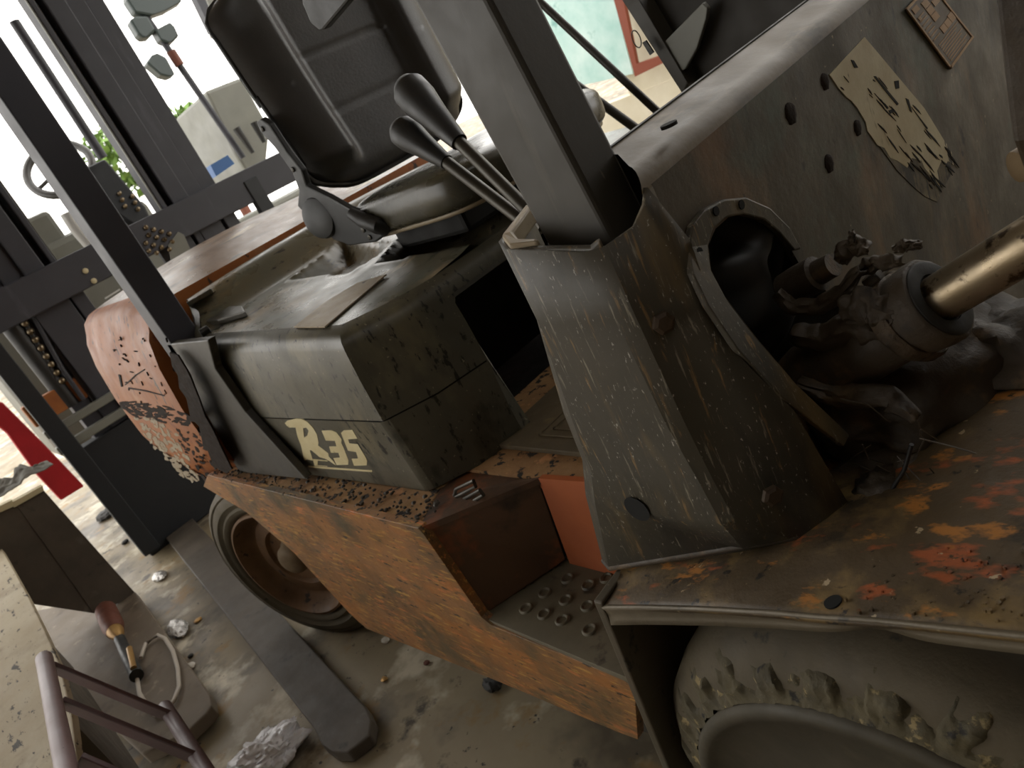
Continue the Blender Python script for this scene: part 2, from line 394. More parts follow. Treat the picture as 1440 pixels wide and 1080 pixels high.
def cw_top(x, y): return 1.285 + .018 * min(1, max(0, (-1.262 - x) / .25)) + .045 * (1 - min(1, abs(y) / .6) ** 2) * min(1, max(0, (-1.262 - x) / .25))
lay = [(.16, 'b', 0), (.05, 'b', .0), (.012, 'b', .04), (.0, 'b', .10), (.0, .45, 0), (.012, .7, 0), (.03, .85, 0), (.045, 't', -.05), (.06, 't', -.018), (.085, 't', -.003), (.12, 't', 0)]
cwm = MB()
rows = []
for ins, kz, dz in lay:
    row = []
    for p, n in out:
        q = p - n * ins
        q.x = min(q.x, -1.262)
        zb = cw_zb(p.x); zt = cw_top(q.x, q.y)
        z = zb + dz if kz == 'b' else (zt + dz if kz == 't' else zb + (zt - zb) * kz)
        row.append(V((q.x, q.y, z)))
    rows.append(row)
nrow = len(out)
vs_ = [p for r_ in rows for p in r_]
fs = []
for j in range(len(rows) - 1):
    for i in range(nrow - 1):
        fs.append((j * nrow + i, j * nrow + i + 1, (j + 1) * nrow + i + 1, (j + 1) * nrow + i))
for j in range(len(rows) - 1): fs.append((j * nrow, (j + 1) * nrow, (j + 1) * nrow + nrow - 1, j * nrow + nrow - 1))
cwm.add(vs_, fs)
CW = cwm.build('counterweight', M['cw'], FK, smooth=45)
tm = MB()
last = rows[-1]
half = nrow // 2
tv = []; K = 10
for i in range(half + 1):
    a = last[i]; b = last[nrow - 1 - i]
    for k in range(K + 1):
        p = a.lerp(b, k / K); p.z = cw_top(p.x, p.y); tv.append(p)
tf = []
for i in range(half):
    for k in range(K): tf.append((i * (K + 1) + k, i * (K + 1) + k + 1, (i + 1) * (K + 1) + k + 1, (i + 1) * (K + 1) + k))
tm.add(tv, tf)
tm.build('counterweight_top', M['cwtop'], FK, smooth=60)
# peeled cream primer and dark scuffs, as thin flakes on the casting's side
def on_side(x, y, off=.002):
    # meet the flank of the casting (its plan is flat, it leans inward with height)
    yy = -.60
    for _ in range(6):
        p = onY(x, y, yy)
        zb = cw_zb(p.x); zt = cw_top(p.x, -.5); h = min(1, max(0, (p.z - zb) / (zt - zb)))
        ins = 0 if h < .45 else (.012 * (h - .45) / .25 if h < .7 else (.012 + .018 * (h - .7) / .15 if h < .85 else .03 + .015 * (h - .85) / .1))
        if p.x < -1.962: ins += .17 - math.sqrt(max(0, .17 ** 2 - min(.168, -1.962 - p.x) ** 2))
        yy = -.60 + ins
    return onY(x, y, yy - off)
def flake(name, ps, mat):
    pts = [on_side(a, b) for a, b in ps]
    return MB().prism(pts, (0, .004, 0)).build(name, mat, CW)
def cluster(name, poly, mat, n, size, ang, seed):
    rnd = random.Random(seed)
    x0 = min(p[0] for p in poly); x1 = max(p[0] for p in poly); y0 = min(p[1] for p in poly); y1 = max(p[1] for p in poly)
    k = 0; m_ = MB()
    while k < n:
        x = rnd.uniform(x0, x1); y = rnd.uniform(y0, y1)
        if not inpoly(x, y, poly): continue
        k += 1
        L_ = size * rnd.uniform(.5, 1.6); W_ = size * rnd.uniform(.2, .6); a = math.radians(ang + rnd.uniform(-25, 25))
        ps = []
        for q in range(7):
            t = 2 * math.pi * q / 7; rr = rnd.uniform(.55, 1.1)
            u, v = math.cos(t) * L_ * rr, math.sin(t) * W_ * rr
            ps.append(on_side(x + u * math.cos(a) - v * math.sin(a), y + u * math.sin(a) + v * math.cos(a), .0006 + .0004 * rnd.random()))
        if min(p.x for p in ps) < -2.02: continue
        m_.prism(ps, (0, .002, 0))
    o = m_.build(name, mat, CW); o['kind'] = 'stuff'
def inpoly(x, y, P):
    c = False; j = len(P) - 1
    for i in range(len(P)):
        if (P[i][1] > y) != (P[j][1] > y) and x < (P[j][0] - P[i][0]) * (y - P[i][1]) / (P[j][1] - P[i][1]) + P[i][0]: c = not c
        j = i
    return c
cluster('dark_scuffs', [(163, 562), (190, 566), (262, 576), (284, 590), (262, 598), (200, 590), (170, 576)], M['blotch'], 110, 5, 12, 1)
cluster('peeled_primer', [(190, 586), (222, 592), (250, 612), (268, 650), (280, 676), (262, 676), (236, 650), (208, 622)], M['label'], 130, 4.6, 42, 2)
cluster('dark_scuffs', [(240, 598), (290, 612), (310, 660), (290, 680), (262, 640)], M['blotch'], 60, 4, 40, 3)
flake('dark_scuff', [(238, 496), (250, 500), (262, 520), (268, 532), (280, 562), (288, 585), (300, 606), (314, 636), (326, 660), (318, 666), (300, 656), (292, 634), (286, 630), (280, 600), (268, 588), (262, 560), (252, 546), (250, 528), (242, 515)], M['blotch'])
for ps in ([(175, 541), (190, 527), (202, 519.6), (203, 520.6), (191, 528.4), (176, 542)], [(166, 527), (169, 528), (172, 544), (170, 544)], [(180, 545.5), (205, 549.5), (231, 556.5), (231, 557.3), (204, 550.6), (180, 546.6)]):
    flake('scratch', ps, M['hole'])

rnd2 = random.Random(11)
for k in range(30):
    x, y = rnd2.uniform(142, 236), rnd2.uniform(470, 566)
    if x < 142 + (y - 470) * .35 + 6: x += 30
    a_ = math.radians(rnd2.choice([70, 60, 8, 14, 40]) + rnd2.uniform(-14, 14)); L_ = rnd2.uniform(.8, 3.5); w_ = rnd2.uniform(.3, .7)
    c_, s_ = math.cos(a_), math.sin(a_)
    flake('scratch', [(x + c_ * p_ * L_ - s_ * q_ * w_, y + s_ * p_ * L_ + c_ * q_ * w_) for p_, q_ in ((-1, 0), (-.3, -1), (.5, -.7), (1, .1), (.3, 1), (-.5, .7))], M['blotch'])
# ---- hood
HB = [(-.90, -.556), (-.368, -.520), (-.318, -.425), (-.290, -.32)]     # foot of the hood: rear, corner, chamfer, front
def sst(t):
    t = min(1, max(0, t)); return t * t * (3 - 2 * t)
def htop(x): return 1.147 + .038 * min(1, max(0, (-.30 - x) / .75)) + .075 * sst((-1.06 - x) / .15)
def side_rear(z): return -.90 - .17 * min(1, max(0, (z - .80) / .33))
seam = .972
def hood_ring(z, ins=0.0):
    xr = side_rear(z)
    pts = [V((-1.235, -.44 - .0, z)), V((xr - .07, -.50 + ins, z)), V((xr, -.548 + ins, z))]
    pts += [V((-.380 - ins * .8, -.525 + ins, z)), V((-.318 - ins, -.432 + ins * .6, z)), V((-.290 - ins, -.322, z))]
    return pts
lo = MB()
r0 = hood_ring(.80, .012); r1 = hood_ring(seam - .0015, 0)
n = len(r0)
def wall(mb, ra, rb, mirror=True):
    for sgn in ((1, -1) if mirror else (1,)):
        a = [V((p.x, p.y * sgn, p.z)) for p in ra]; b = [V((p.x, p.y * sgn, p.z)) for p in rb]
        m_ = len(a)
        mb.add(a + b, [(i, i + 1, m_ + i + 1, m_ + i) for i in range(m_ - 1)])
wall(lo, r0, r1, False)
HL = lo.build('hood_side', M['hood'], FK, bevel=.012, smooth=30)
MB().add([V((p.x, -p.y, p.z)) for p in r0 + r1], [(i, i + 1, n + i + 1, n + i) for i in range(n - 1)]).build('hood_side', M['hood'], FK, bevel=.012, smooth=30)
sl = MB(); wall(sl, hood_ring(seam - .004, .004), hood_ring(seam + .004, .004), False); sl.build('hood_seam', M['hole'], FK)
upm = MB()
R1 = hood_ring(seam + .0015, 0); R2 = hood_ring(1.06, .004)
def top_ring(ins, dz):
    return [V((p.x, p.y, htop(p.x) + dz)) for p in hood_ring(1.13, ins)]
rings = [R1, R2, top_ring(.010, -.036), top_ring(.014, -.020), top_ring(.024, -.008), top_ring(.042, 0)]
for a, b in zip(rings, rings[1:]): wall(upm, a, b)
for a, b in zip(rings[2:], rings[3:]): wall(upm, [a[-1], V((a[-1].x, -a[-1].y, a[-1].z))], [b[-1], V((b[-1].x, -b[-1].y, b[-1].z))], False)
# front face over the leg opening and strips
FX = -.290
HU = upm.build('hood_cover', M['hood'], FK, smooth=28)
# top skin with the two seat-rail hollows
import bisect
def inpoly(x, y, P):
    c = False; j = len(P) - 1
    for i in range(len(P)):
        if (P[i][1] > y) != (P[j][1] > y) and x < (P[j][0] - P[i][0]) * (y - P[i][1]) / (P[j][1] - P[i][1]) + P[i][0]: c = not c
        j = i
    return c
def pdist(x, y, P):
    best = 9
    for i in range(len(P)):
        ax, ay = P[i - 1]; bx, by = P[i]
        dx, dy = bx - ax, by - ay
        t = max(0, min(1, ((x - ax) * dx + (y - ay) * dy) / (dx * dx + dy * dy + 1e-12)))
        best = min(best, math.hypot(x - ax - dx * t, y - ay - dy * t))
    return best
def tp(x, y, dz=0.0):
    p = onZ(x, y, 1.18)
    for _ in range(12): p = p.lerp(onZ(x, y, htop(p.x) + .012 * (1 - min(1, abs(p.y) / .5) ** 2) + dz), .7)
    return p
HOL = [[tuple(tp(a, b).xy) for a, b in q] for q in ([(405, 396), (455, 360), (482, 338), (552, 342), (530, 362), (492, 384)], [(530, 372), (562, 338), (640, 300), (725, 285), (745, 300), (660, 345)])]
TR = top_ring(.042, 0)
def top_edge_y(x):
    pr = sorted([(p.x, p.y) for p in TR])
    for (xa, ya), (xb, yb) in zip(pr, pr[1:]):
        if xa <= x <= xb: return ya + (yb - ya) * (x - xa) / (xb - xa + 1e-9)
    return pr[-1][1] if x > pr[-1][0] else pr[0][1]
x_lo = min(p.x for p in TR); x_hi = max(p.x for p in TR)
def topfn(u, v):
    x = x_lo + (x_hi - x_lo) * v
    ye = top_edge_y(x)
    y = ye + (-2 * ye) * u
    z = htop(x) + .012 * (1 - (y / ye) ** 2)
    for P in HOL:
        d = pdist(x, y, P)
        if inpoly(x, y, P):
            s_ = min(1, d / .035); z -= .05 * s_ * s_ * (3 - 2 * s_)
        elif d < .03: z += .004 * (1 - d / .03)
    return (x, y, z)
MB().grid(topfn, 90, 90).build('hood_top', M['hoodtop'], FK, smooth=60)
# front face of the hood around the leg opening
ff = MB()
outer = [V((FX - .006, -.322, .80)), V((FX - .006, .322, .80)), V((FX - .020, .322, 1.112)), V((FX - .020, -.322, 1.112))]
h0 = onX(750, 606, FX - .012); h1 = onX(642, 440, FX - .012); h2 = onX(642, 418, FX - .012); h3 = onX(660, 394, FX - .012)
hole = [V((FX - .006, h0.y, .803)), V((FX - .016, h1.y, h1.z)), V((FX - .018, h2.y + .002, h2.z)), V((FX - .020, h3.y, min(1.10, h3.z))), V((FX - .020, .27, 1.10)), V((FX - .006, .27, .803))]
ff.prism(outer, (-.008, 0, 0), [hole])
ff.build('hood_front', M['hood'], FK, bevel=.002)
# leg opening behind that face, its shade put in as a black lining
lg = MB(); lg.add([(FX - .02, -.31, .80), (FX - .34, -.30, .80), (FX - .34, .30, .80), (FX - .02, .31, .80), (FX - .02, -.31, 1.115), (FX - .34, -.30, 1.115), (FX - .34, .30, 1.115), (FX - .02, .31, 1.115)],
                  [(0, 1, 5, 4), (1, 2, 6, 5), (2, 3, 7, 6), (4, 5, 6, 7)])
lg.build('leg_opening_lining', M['black'], FK)
# cream lettering on the flank
def hs(x, y, off=.0011):
    # point of the flank below the seam
    yy = -.535
    for _ in range(5):
        p = onY(x, y, yy); t = (p.z - .80) / (seam - .80); yy = -.525 + .012 * (1 - t) - .023 * min(1, max(0, (-.380 - p.x) / (-.380 - side_rear(p.z))))
    return onY(x, y, yy - off)
def zoom9(ps): return [(380 + a / 9, 560 + b / 9) for a, b in ps]
LET = [
    [(185, 315), (215, 285), (330, 260), (400, 265), (470, 300), (540, 375), (590, 460), (610, 560), (605, 600), (660, 640), (735, 700), (740, 740), (800, 800), (830, 850), (740, 790), (690, 765), (620, 745), (590, 715), (515, 655), (500, 660), (540, 790), (470, 775), (430, 790), (390, 600), (345, 490), (320, 370), (240, 372), (205, 345)],
    [(650, 412), (770, 408), (835, 432), (902, 520), (898, 570), (925, 622), (990, 790), (985, 842), (840, 846), (798, 758), (882, 752), (862, 690), (768, 690), (745, 612), (838, 610), (818, 540), (702, 536)],
    [(895, 440), (930, 408), (1040, 402), (1100, 512), (985, 520), (1002, 572), (1105, 582), (1205, 745), (1225, 792), (1218, 850), (1060, 855), (1030, 768), (1112, 764), (1086, 682), (984, 664)],
    [(480, 858), (720, 875), (1285, 915), (1285, 935), (700, 893), (490, 875)], [(540, 770), (725, 790), (725, 800), (600, 790), (600, 850), (720, 860), (720, 866), (560, 856)]]
RH = [(415, 380), (455, 372), (485, 410), (470, 470), (430, 500)]
for i, q in enumerate(LET):
    pts = [hs(a, b) for a, b in zoom9(q)]
    MB().prism(pts, (0, .0024, 0), [[hs(a, b) for a, b in zoom9(RH)]] if i == 0 else ()).build('lettering', M['decal'], FK)
# peeling label on the hood top
lp = [tp(a, b, .0015) for a, b in [(414, 461), (457, 461), (544, 387), (503, 399), (455, 428)]]
MB().prism(lp, (0, 0, .0025)).build('peeling_label', M['label'], FK)
# hinge tray and latch at the hood's rear corner
tr = [(266, 431), (300, 411), (323, 401), (358, 402), (357, 408), (322, 433), (283, 441)]
tr2 = [(274, 431), (303, 414), (325, 405), (351, 405), (319, 430), (284, 437)]
TRAY = MB().prism([tp(a, b, .001) for a, b in tr], (0, 0, .012), [[tp(a, b, .001) for a, b in tr2]]).build('hinge_tray', M['hoodtop'], FK, bevel=.002)
MB().prism([tp(a, b, .002) for a, b in tr2], (0, 0, .002)).build('tray_floor', M['hoodtop'], TRAY)
MB().prism([tp(a, b, .001) for a, b in [(280, 446), (300, 437), (345, 437), (349, 445), (310, 457), (290, 458)]], (0, 0, .014)).build('hood_latch', M['rod'], FK, bevel=.003)
c = onZ(341, 442, 1.2)
for a, b in ((262, 436), (270, 447), (279, 455), (288, 466)):
    p = tp(a, b, .006); MB().lathe(p - V((.0, .012, 0)), (.2, 1, 0), [(.004, 0), (.011, .001), (.011, .022), (.004, .024)], 12).build('hinge_knuckle', M['lever'], FK, smooth=40)

# ---- rear pillar and its foot panel
MB().box((-1.198, -.566, 1.10), (-1.115, -.492, 2.25)).build('rear_pillar', M['rearpillar'], FK, bevel=.004)
fp = pxY([(234, 484), (292, 478), (303, 520), (345, 580), (430, 674), (336, 664), (300, 600)], -.566)
MB().prism(fp, (0, .02, 0)).build('pillar_foot', M['pillar'], FK, bevel=.003)

# ---- rear wheel, steered a little
RW = V((-1.60, -.547, .331)); sa = math.radians(20)
ax = V((math.sin(sa), -math.cos(sa), 0))
Rt = .338
WH = MB().lathe(RW - ax * .19, ax, [(.20, 0), (.29, .0), (.325, .02), (Rt, .05), (Rt, .14), (.328, .17), (.312, .181), (.306, .178), (.298, .186), (.275, .192), (.266, .186), (.258, .184), (.250, .190), (.238, .188), (.232, .182), (.22, .17), (.20, .10), (.20, 0)], 64).build('rear_wheel', M['tyre'], FK, smooth=40)
MB().lathe(RW - ax * .19, ax, [(.0, .06), (.20, .08), (.224, .180), (.222, .188), (.214, .190), (.204, .178), (.196, .150), (.180, .132), (.168, .130), (.160, .138), (.120, .142), (.112, .128), (.085, .122), (.0, .122)], 48).build('wheel_rim', M['rim'], WH, smooth=40)
MB().lathe(RW - ax * .19, ax, [(.068, .10), (.068, .128), (.060, .136), (.056, .160), (.046, .172), (.02, .178), (0, .178)], 28).build('wheel_hub', M['hub'], WH, smooth=40)

# ---- seat
SX, SY, SZ, SH, SW = -.80, .085, 1.325, .50, .285
def back_fn(front):
    def fn(u, v):
        a = u * 2 - 1; t = v
        # rounded outline
        hw = SW * (1 - .10 * (1 - t)) * (1 - max(0, (t - .86) / .14) ** 2.5 * .28 - max(0, (.12 - t) / .12) ** 2.5 * .25)
        y = SY + a * hw
        z = SZ + SH * t - abs(a) ** 6 * .02 * (1 if t > .5 else -1)
        x = SX - .10 * t + .05 * t * t
        edge = max(abs(a) ** 8, max(0, abs(2 * t - 1)) ** 14)
        if front:
            bol = 0
            q = abs(a)
            if q > .46 and t > .08:
                k = min(1, (q - .46) / .16); bol = .045 * k * k * (3 - 2 * k) * min(1, (t - .08) / .08) * (1 - .35 * max(0, (t - .8) / .2))
            x += .028 + bol - edge * .055
            if q < .5:
                for tt in (.34, .60): x -= .006 * math.exp(-((t - tt) / .010) ** 2) * min(1, (.5 - q) / .05)
        else:
            x -= .045 * (1 - edge) + edge * .0
        return (x, y, z)
    return fn
BK = MB().grid(back_fn(True), 56, 60)
BK.grid(back_fn(False), 56, 60)
BKO = BK.build('seat_back', M['seat'], FK, smooth=70)
bd = MB()
path = []
for i in range(72):
    t_ = i / 71
    if t_ < .30: u, v = 0, 1 - t_ / .30
    elif t_ < .70: u, v = (t_ - .30) / .40, 0
    else: u, v = 1, (t_ - .70) / .30
    path.append(V(back_fn(True)(u, v)) + V((-.004, 0, 0)))
bd.tube(path, .0055, 8); bd.build('seat_piping', M['plasticdk'], BKO, smooth=60)
def cush(u, v):
    a = 2 * math.pi * u; ph = (v - .5) * math.pi
    e1_, e2_ = .42, .5
    sp = lambda s_, e: math.copysign(abs(s_) ** e, s_)
    x = -.500 + .225 * sp(math.cos(a), e1_) * sp(math.cos(ph), e2_)
    y = .04 + .255 * sp(math.sin(a), e1_) * sp(math.cos(ph), e2_)
    z = 1.258 + .052 * sp(math.sin(ph), e2_)
    if v > .5: z += .012 * (abs((y - .04) / .255) ** 2) - .006
    return (x, y, z)
CU_ = MB().grid(cush, 64, 24, True).build('seat_cushion', M['seatc'], FK, smooth=60)
MB().tube([cush(i / 64, .33) for i in range(65)], .006, 8, False).build('cushion_piping', M['label'], CU_, smooth=60)
MB().box((-.68, -.13, 1.16), (-.42, .20, 1.235)).build('seat_frame', M['black'], FK, bevel=.01)
# hinge arm between back and cushion, seen from its outer side
arm = pxY([(360, 172), (366, 167), (378, 175), (404, 215), (424, 240), (431, 262), (462, 277), (490, 293), (518, 303), (541, 316), (545, 328), (528, 341), (492, 346), (470, 338), (448, 322), (418, 290), (420, 268), (410, 242), (386, 208), (366, 186)], -.215)
ARM = MB().prism(arm, (0, .016, 0)).build('hinge_arm', M['plasticdk'], FK, bevel=.004)
dc = onY(447, 308, -.222); 
MB().lathe(dc + V((0, .012, 0)), (.25, -1, .1), [(.048, 0), (.050, .006), (.046, .016), (.03, .021), (0, .022)], 28).build('hinge_cover', M['plasticdk'], ARM, smooth=50)
for a, b in ((370, 181), (413, 238), (521, 333), (512, 323)):
    MB().lathe(onY(a, b, -.214), (0, -1, 0), [(.006, 0), (.006, .004), (.003, .005), (0, .005)], 8).build('hinge_bolt', M['rod'], ARM)
hp = onY(500, 306, -.21)
MB().tube([onY(494, 300, -.225), onY(510, 309, -.225), onY(532, 318, -.225), onY(545, 322, -.21)], [.012, .017, .018, .015], 12).build('recline_lever', M['lever'], ARM, smooth=50)
# ---- control levers
for name_, pts, rr in (('control_lever', [(580, 131, 1.07), (646, 200, 1.02), (765, 318, .95)], 1), ('control_lever', [(569, 186, 1.10), (628, 228, 1.06), (745, 318, .99)], .86)):
    a, b, c = [onD(x, y, d) for x, y, d in pts]
    L_ = MB().tube([b, c], .0092, 12).build(name_, M['rod'], FK, smooth=50)
    d = (a - b)
    kn = [a - d * 1.0, a - d * .75, a - d * .45, a - d * .15, a + d * .05, a + d * .16, a + d * .21]
    MB().tube(kn, [q * rr for q in (.0125, .0165, .021, .027, .027, .019, .006)], 20).build('lever_knob', M['lever'], L_, smooth=60)

# ---- front pillar, its socket, and the column below
pl = [onY(752, 318, -.55), onY(848, 305, -.55)]
dirp = V((-.030, .004, .235)).normalized()
P0 = V((.222, -.527, 1.17)); P1 = V((.312, -.527, 1.17))
def pr(p, h): return p + dirp * (h / dirp.z)
t_ = 1.05
a = [pr(P0, 0), pr(P1, 0), pr(P1, 0) + V((.0, .062, 0)), pr(P0, 0) + V((0, .062, 0))]
MB().prism(a, dirp * (t_ / dirp.z)).build('front_pillar', M['pillar'], FK, bevel=.006, seg=3)
# socket: a thick folded rim of sheet round the pillar's foot
sock = [V((.198, -.562, 1.262)), V((.208, -.572, 1.25)), V((.322, -.572, 1.232)), V((.345, -.56, 1.236)), V((.352, -.50, 1.262)), V((.338, -.43, 1.268)), V((.20, -.44, 1.31)), V((.176, -.50, 1.30))]
# column: rows of section points from the socket rim down to the fender (rear edge, side crease, front crease, ring edge)
def row(*p): return [V(q) for q in p]
rimz = [
    row((.150, -.470, 1.262), (.176, -.545, 1.256), (.200, -.562, 1.252), (.300, -.562, 1.233), (.322, -.557, 1.232), (.338, -.530, 1.236), (.352, -.490, 1.258), (.352, -.440, 1.262)),
    row((.150, -.470, 1.16), (.178, -.545, 1.16), (.198, -.562, 1.16), (.306, -.562, 1.16), (.322, -.556, 1.16), (.334, -.535, 1.16), (.352, -.488, 1.17), (.354, -.44, 1.17)),
    row((.110, -.470, 1.03), (.150, -.548, 1.03), (.176, -.562, 1.03), (.312, -.562, 1.03), (.326, -.555, 1.03), (.340, -.533, 1.03), (.362, -.480, 1.04), (.366, -.45, 1.04)),
    row((.104, -.470, .955), (.142, -.548, .957), (.166, -.562, .957), (.322, -.562, .96), (.332, -.556, .96), (.350, -.530, .96), (.376, -.470, .97), (.382, -.44, .97)),
    row((.085, -.470, .90), (.120, -.552, .90), (.145, -.564, .90), (.330, -.564, .905), (.340, -.557, .905), (.360, -.525, .905), (.395, -.460, .90), (.400, -.43, .90)),
    row((.060, -.470, .775), (.085, -.552, .775), (.104, -.562, .775), (.322, -.538, .842), (.338, -.532, .845), (.367, -.512, .842), (.410, -.455, .82), (.420, -.43, .82)),
]
nc = len(rimz[0])
for r_, q in zip(rimz, ((905, 264, .352), (966, 338, .356), (1002, 436, .368), (1046, 506, .384), (1112, 574, .398), (1210, 742, .41))):
    r_[-1] = onX(*q); r_[-2] = r_[-3].lerp(r_[-1], .55) + V((.004, 0, 0))
cm = MB()
vv = [p for r_ in rimz for p in r_]
ff_ = [(j * nc + i, j * nc + i + 1, (j + 1) * nc + i + 1, (j + 1) * nc + i) for j in range(len(rimz) - 1) for i in range(nc - 1)]
cm.add(vv, ff_)
COLM = cm.build('cowl_column', M['column'], FK, smooth=22)
sol = COLM.modifiers.new('solid', 'SOLIDIFY'); sol.thickness = .006; sol.offset = 1
# rim pieces of the socket
MB().prism([V((.150, -.470, 1.268)), V((.180, -.548, 1.262)), V((.206, -.566, 1.256)), V((.236, -.556, 1.250)), V((.232, -.548, 1.250)), V((.208, -.552, 1.256)), V((.190, -.540, 1.262)), V((.166, -.470, 1.270))], (0, 0, -.02)).build('socket_rim', M['label'], FK, bevel=.003)
MB().prism([V((.206, -.564, 1.250)), V((.310, -.564, 1.234)), V((.322, -.560, 1.240)), V((.316, -.553, 1.240)), V((.305, -.556, 1.236)), V((.208, -.556, 1.250))], (0, 0, -.03)).build('socket_lip', M['column'], FK, bevel=.002)
MB().box((.20, -.545, 1.16), (.318, -.46, 1.175)).build('socket_floor', M['hole'], FK)  # black floor, puts the shade of the socket gap into the colour
hc = onY(893, 719, -.5752)
MB().lathe(hc + V((0, .004, 0)), (0, -1, 0), [(.0178, 0), (.0178, .0004), (0, .0004)], 28).build('round_hole', M['hole'], FK)
# ---- cowl front plate with its opening
CX = .352
hole_px = [(996, 345), (1006, 322), (1024, 306), (1046, 301), (1068, 306), (1090, 322), (1112, 350), (1132, 385), (1200, 440), (1290, 500), (1340, 560), (1330, 640), (1190, 605), (1115, 535), (1060, 470), (1020, 418), (1000, 380)]
topl = onX(905, 262, CX); topr = onX(1180, 0, CX)
tdir = (topr - topl)
tl = V((CX, -.50, 1.262)); trr = V((CX, .62, 1.30))
face = [tl, trr, V((CX, .62, .60)), V((CX, -.28, .60)), V((CX, -.425, .80)), V((CX, -.455, .95)), V((CX, -.49, 1.15))]
holep = pxX(hole_px, CX)
MB().prism(face, (-.008, 0, 0), [holep]).build('cowl_front', M['cowl'], FK)
# rounded top strip of the cowl, front edge to back edge
def ctop(u, v):
    y0 = -.518 + .05 * min(1, v * 1.4); y = y0 + (.62 - y0) * u
    z = 1.270 + .031 * (y + .5)
    if v < .35:
        a = v / .35 * math.pi / 2; return (CX - .022 + .022 * math.cos(a), y, z - .022 + .022 * math.sin(a) + .012)
    k = (v - .35) / .65
    return (CX - .022 - .052 * k, y, z + .012 + .014 * k)
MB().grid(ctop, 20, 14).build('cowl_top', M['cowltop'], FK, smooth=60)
tb = MB().prism([ctop(0, 1), ctop(1, 1), V(ctop(1, 1)) - V((0, 0, .5)), V(ctop(0, 1)) - V((0, 0, .45))], (.006, 0, 0)); tb.build('cowl_back', M['black'], FK)
tz = lambda a, b: onZ(a, b, 1.2875)
for a, b, rx in ((940, 174, .0085), (1075, 60, .010)):
    c = onZ(a, b, 1.297)
    for _ in range(6): c = onZ(a, b, 1.282 + .031 * (c.y + .5) + .014 * max(0, CX - .022 - c.x) / .052)
    MB().lathe(c, (0, 0, 1), [(rx, -.003), (rx, .0004), (0, .0004)], 16).build('slot_hole', M['hole'], FK)
# raised strip along the opening
strip = [(968, 348), (974, 318), (992, 294), (1018, 280), (1050, 277), (1084, 292), (1110, 318), (1128, 350), (1118, 352), (1098, 328), (1074, 308), (1046, 301), (1022, 305), (1004, 320), (996, 345), (1000, 380), (1024, 424), (1062, 474), (1120, 540), (1196, 612), (1188, 628), (1100, 560), (1038, 492), (996, 430), (974, 384)]
def stx(b): return CX + .008 + .052 * min(1, max(0, (b - 350) / 270))
MB().prism([onX(a, b, stx(b)) for a, b in strip], (-.008, 0, 0)).build('opening_strip', M['column'], FK, bevel=.002)
for a, b in ((983, 355), (1006, 297), (1042, 288)):
    MB().lathe(onX(a, b, CX + .008), (1, 0, 0), [(.005, -.002), (.005, .0015), (0, .0015)], 10).build('strip_hole', M['hole'], FK)
MB().box((.10, -.42, .66), (.115, .3, 1.20)).build('dark_backing', M['black'], FK)  # added black backing, keeps the opening dark and shuts out light behind
# rubber boot with folds inside the opening
bc = onX(1056, 388, CX - .045)
bt = MB()
def boot(u, v):
    a = 2 * math.pi * u
    r_ = (.074 - .040 * v) * (1 + .13 * math.cos(a * 7 + v * 1.5) * (1 - v * .5))
    return (bc.x + .045 * math.sin(v * 1.6) - .0, bc.y + r_ * math.cos(a), bc.z + r_ * 1.25 * math.sin(a))
bt.grid(boot, 56, 10, True).build('rubber_boot', M['plasticdk'], FK, smooth=50)
# bolts and blotches on the plate
for a, b, r_ in ((1160, 115, .009), (1112, 160, .011), (1206, 180, .009), (1166, 230, .010)):
    MB().lathe(onX(a, b, CX), (1, 0, 0), [(r_ * 1.25, -.001), (r_ * 1.1, .0008), (r_ * .5, .0022), (0, .0018)], 16, .35).build('rusty_stub', M['blotch'], FK, smooth=40)
BB = onY(932, 457, -.553)
for p in (onX(933, 456, .343), onX(1087, 700, .383)):
    MB().lathe(p + V((-.004, .004, 0)), (.85, -.5, 0), [(.012, 0), (.012, .005), (.008, .007), (0, .007)], 6).build('cowl_bolt', M['bolt'], FK)
# stickers
sk = [(1167, 105), (1216, 52), (1300, 152), (1338, 214), (1341, 232), (1333, 226), (1329, 234), (1325, 224), (1318, 240), (1322, 262), (1310, 248), (1300, 236), (1296, 226), (1282, 222), (1276, 236), (1262, 226), (1252, 222), (1244, 208), (1234, 204), (1226, 192), (1220, 184), (1218, 172), (1206, 152), (1198, 142), (1190, 136), (1178, 122)]
MB().prism(pxX(sk, CX + .001), (-.002, 0, 0)).build('white_sticker', M['sticker'], FK)
sk2 = [(1222, 184), (1270, 195), (1320, 205), (1338, 228), (1338, 244), (1328, 262), (1318, 284), (1302, 277), (1286, 264), (1262, 240)]
MB().prism(pxX(sk2, CX + .0008), (-.0018, 0, 0)).build('sticker_remnant', M['stickerlow'], FK)
for q in ([(1229, 107), (1232, 107), (1264, 146), (1262, 148), (1247, 130)], [(1230, 131), (1250, 152), (1248, 153)], [(1274, 138), (1278, 140), (1283, 158), (1280, 156)], [(1258, 114), (1264, 113), (1265, 124), (1260, 125)], [(1197, 84), (1201, 85), (1207, 95), (1202, 95)], [(1282, 150), (1305, 180), (1304, 182)], [(1250, 155), (1256, 153), (1258, 157), (1252, 160)]):
    MB().prism(pxX(q, CX + .0016), (-.001, 0, 0)).build('sticker_tear', M['hole'], FK)
rnd = random.Random(5)
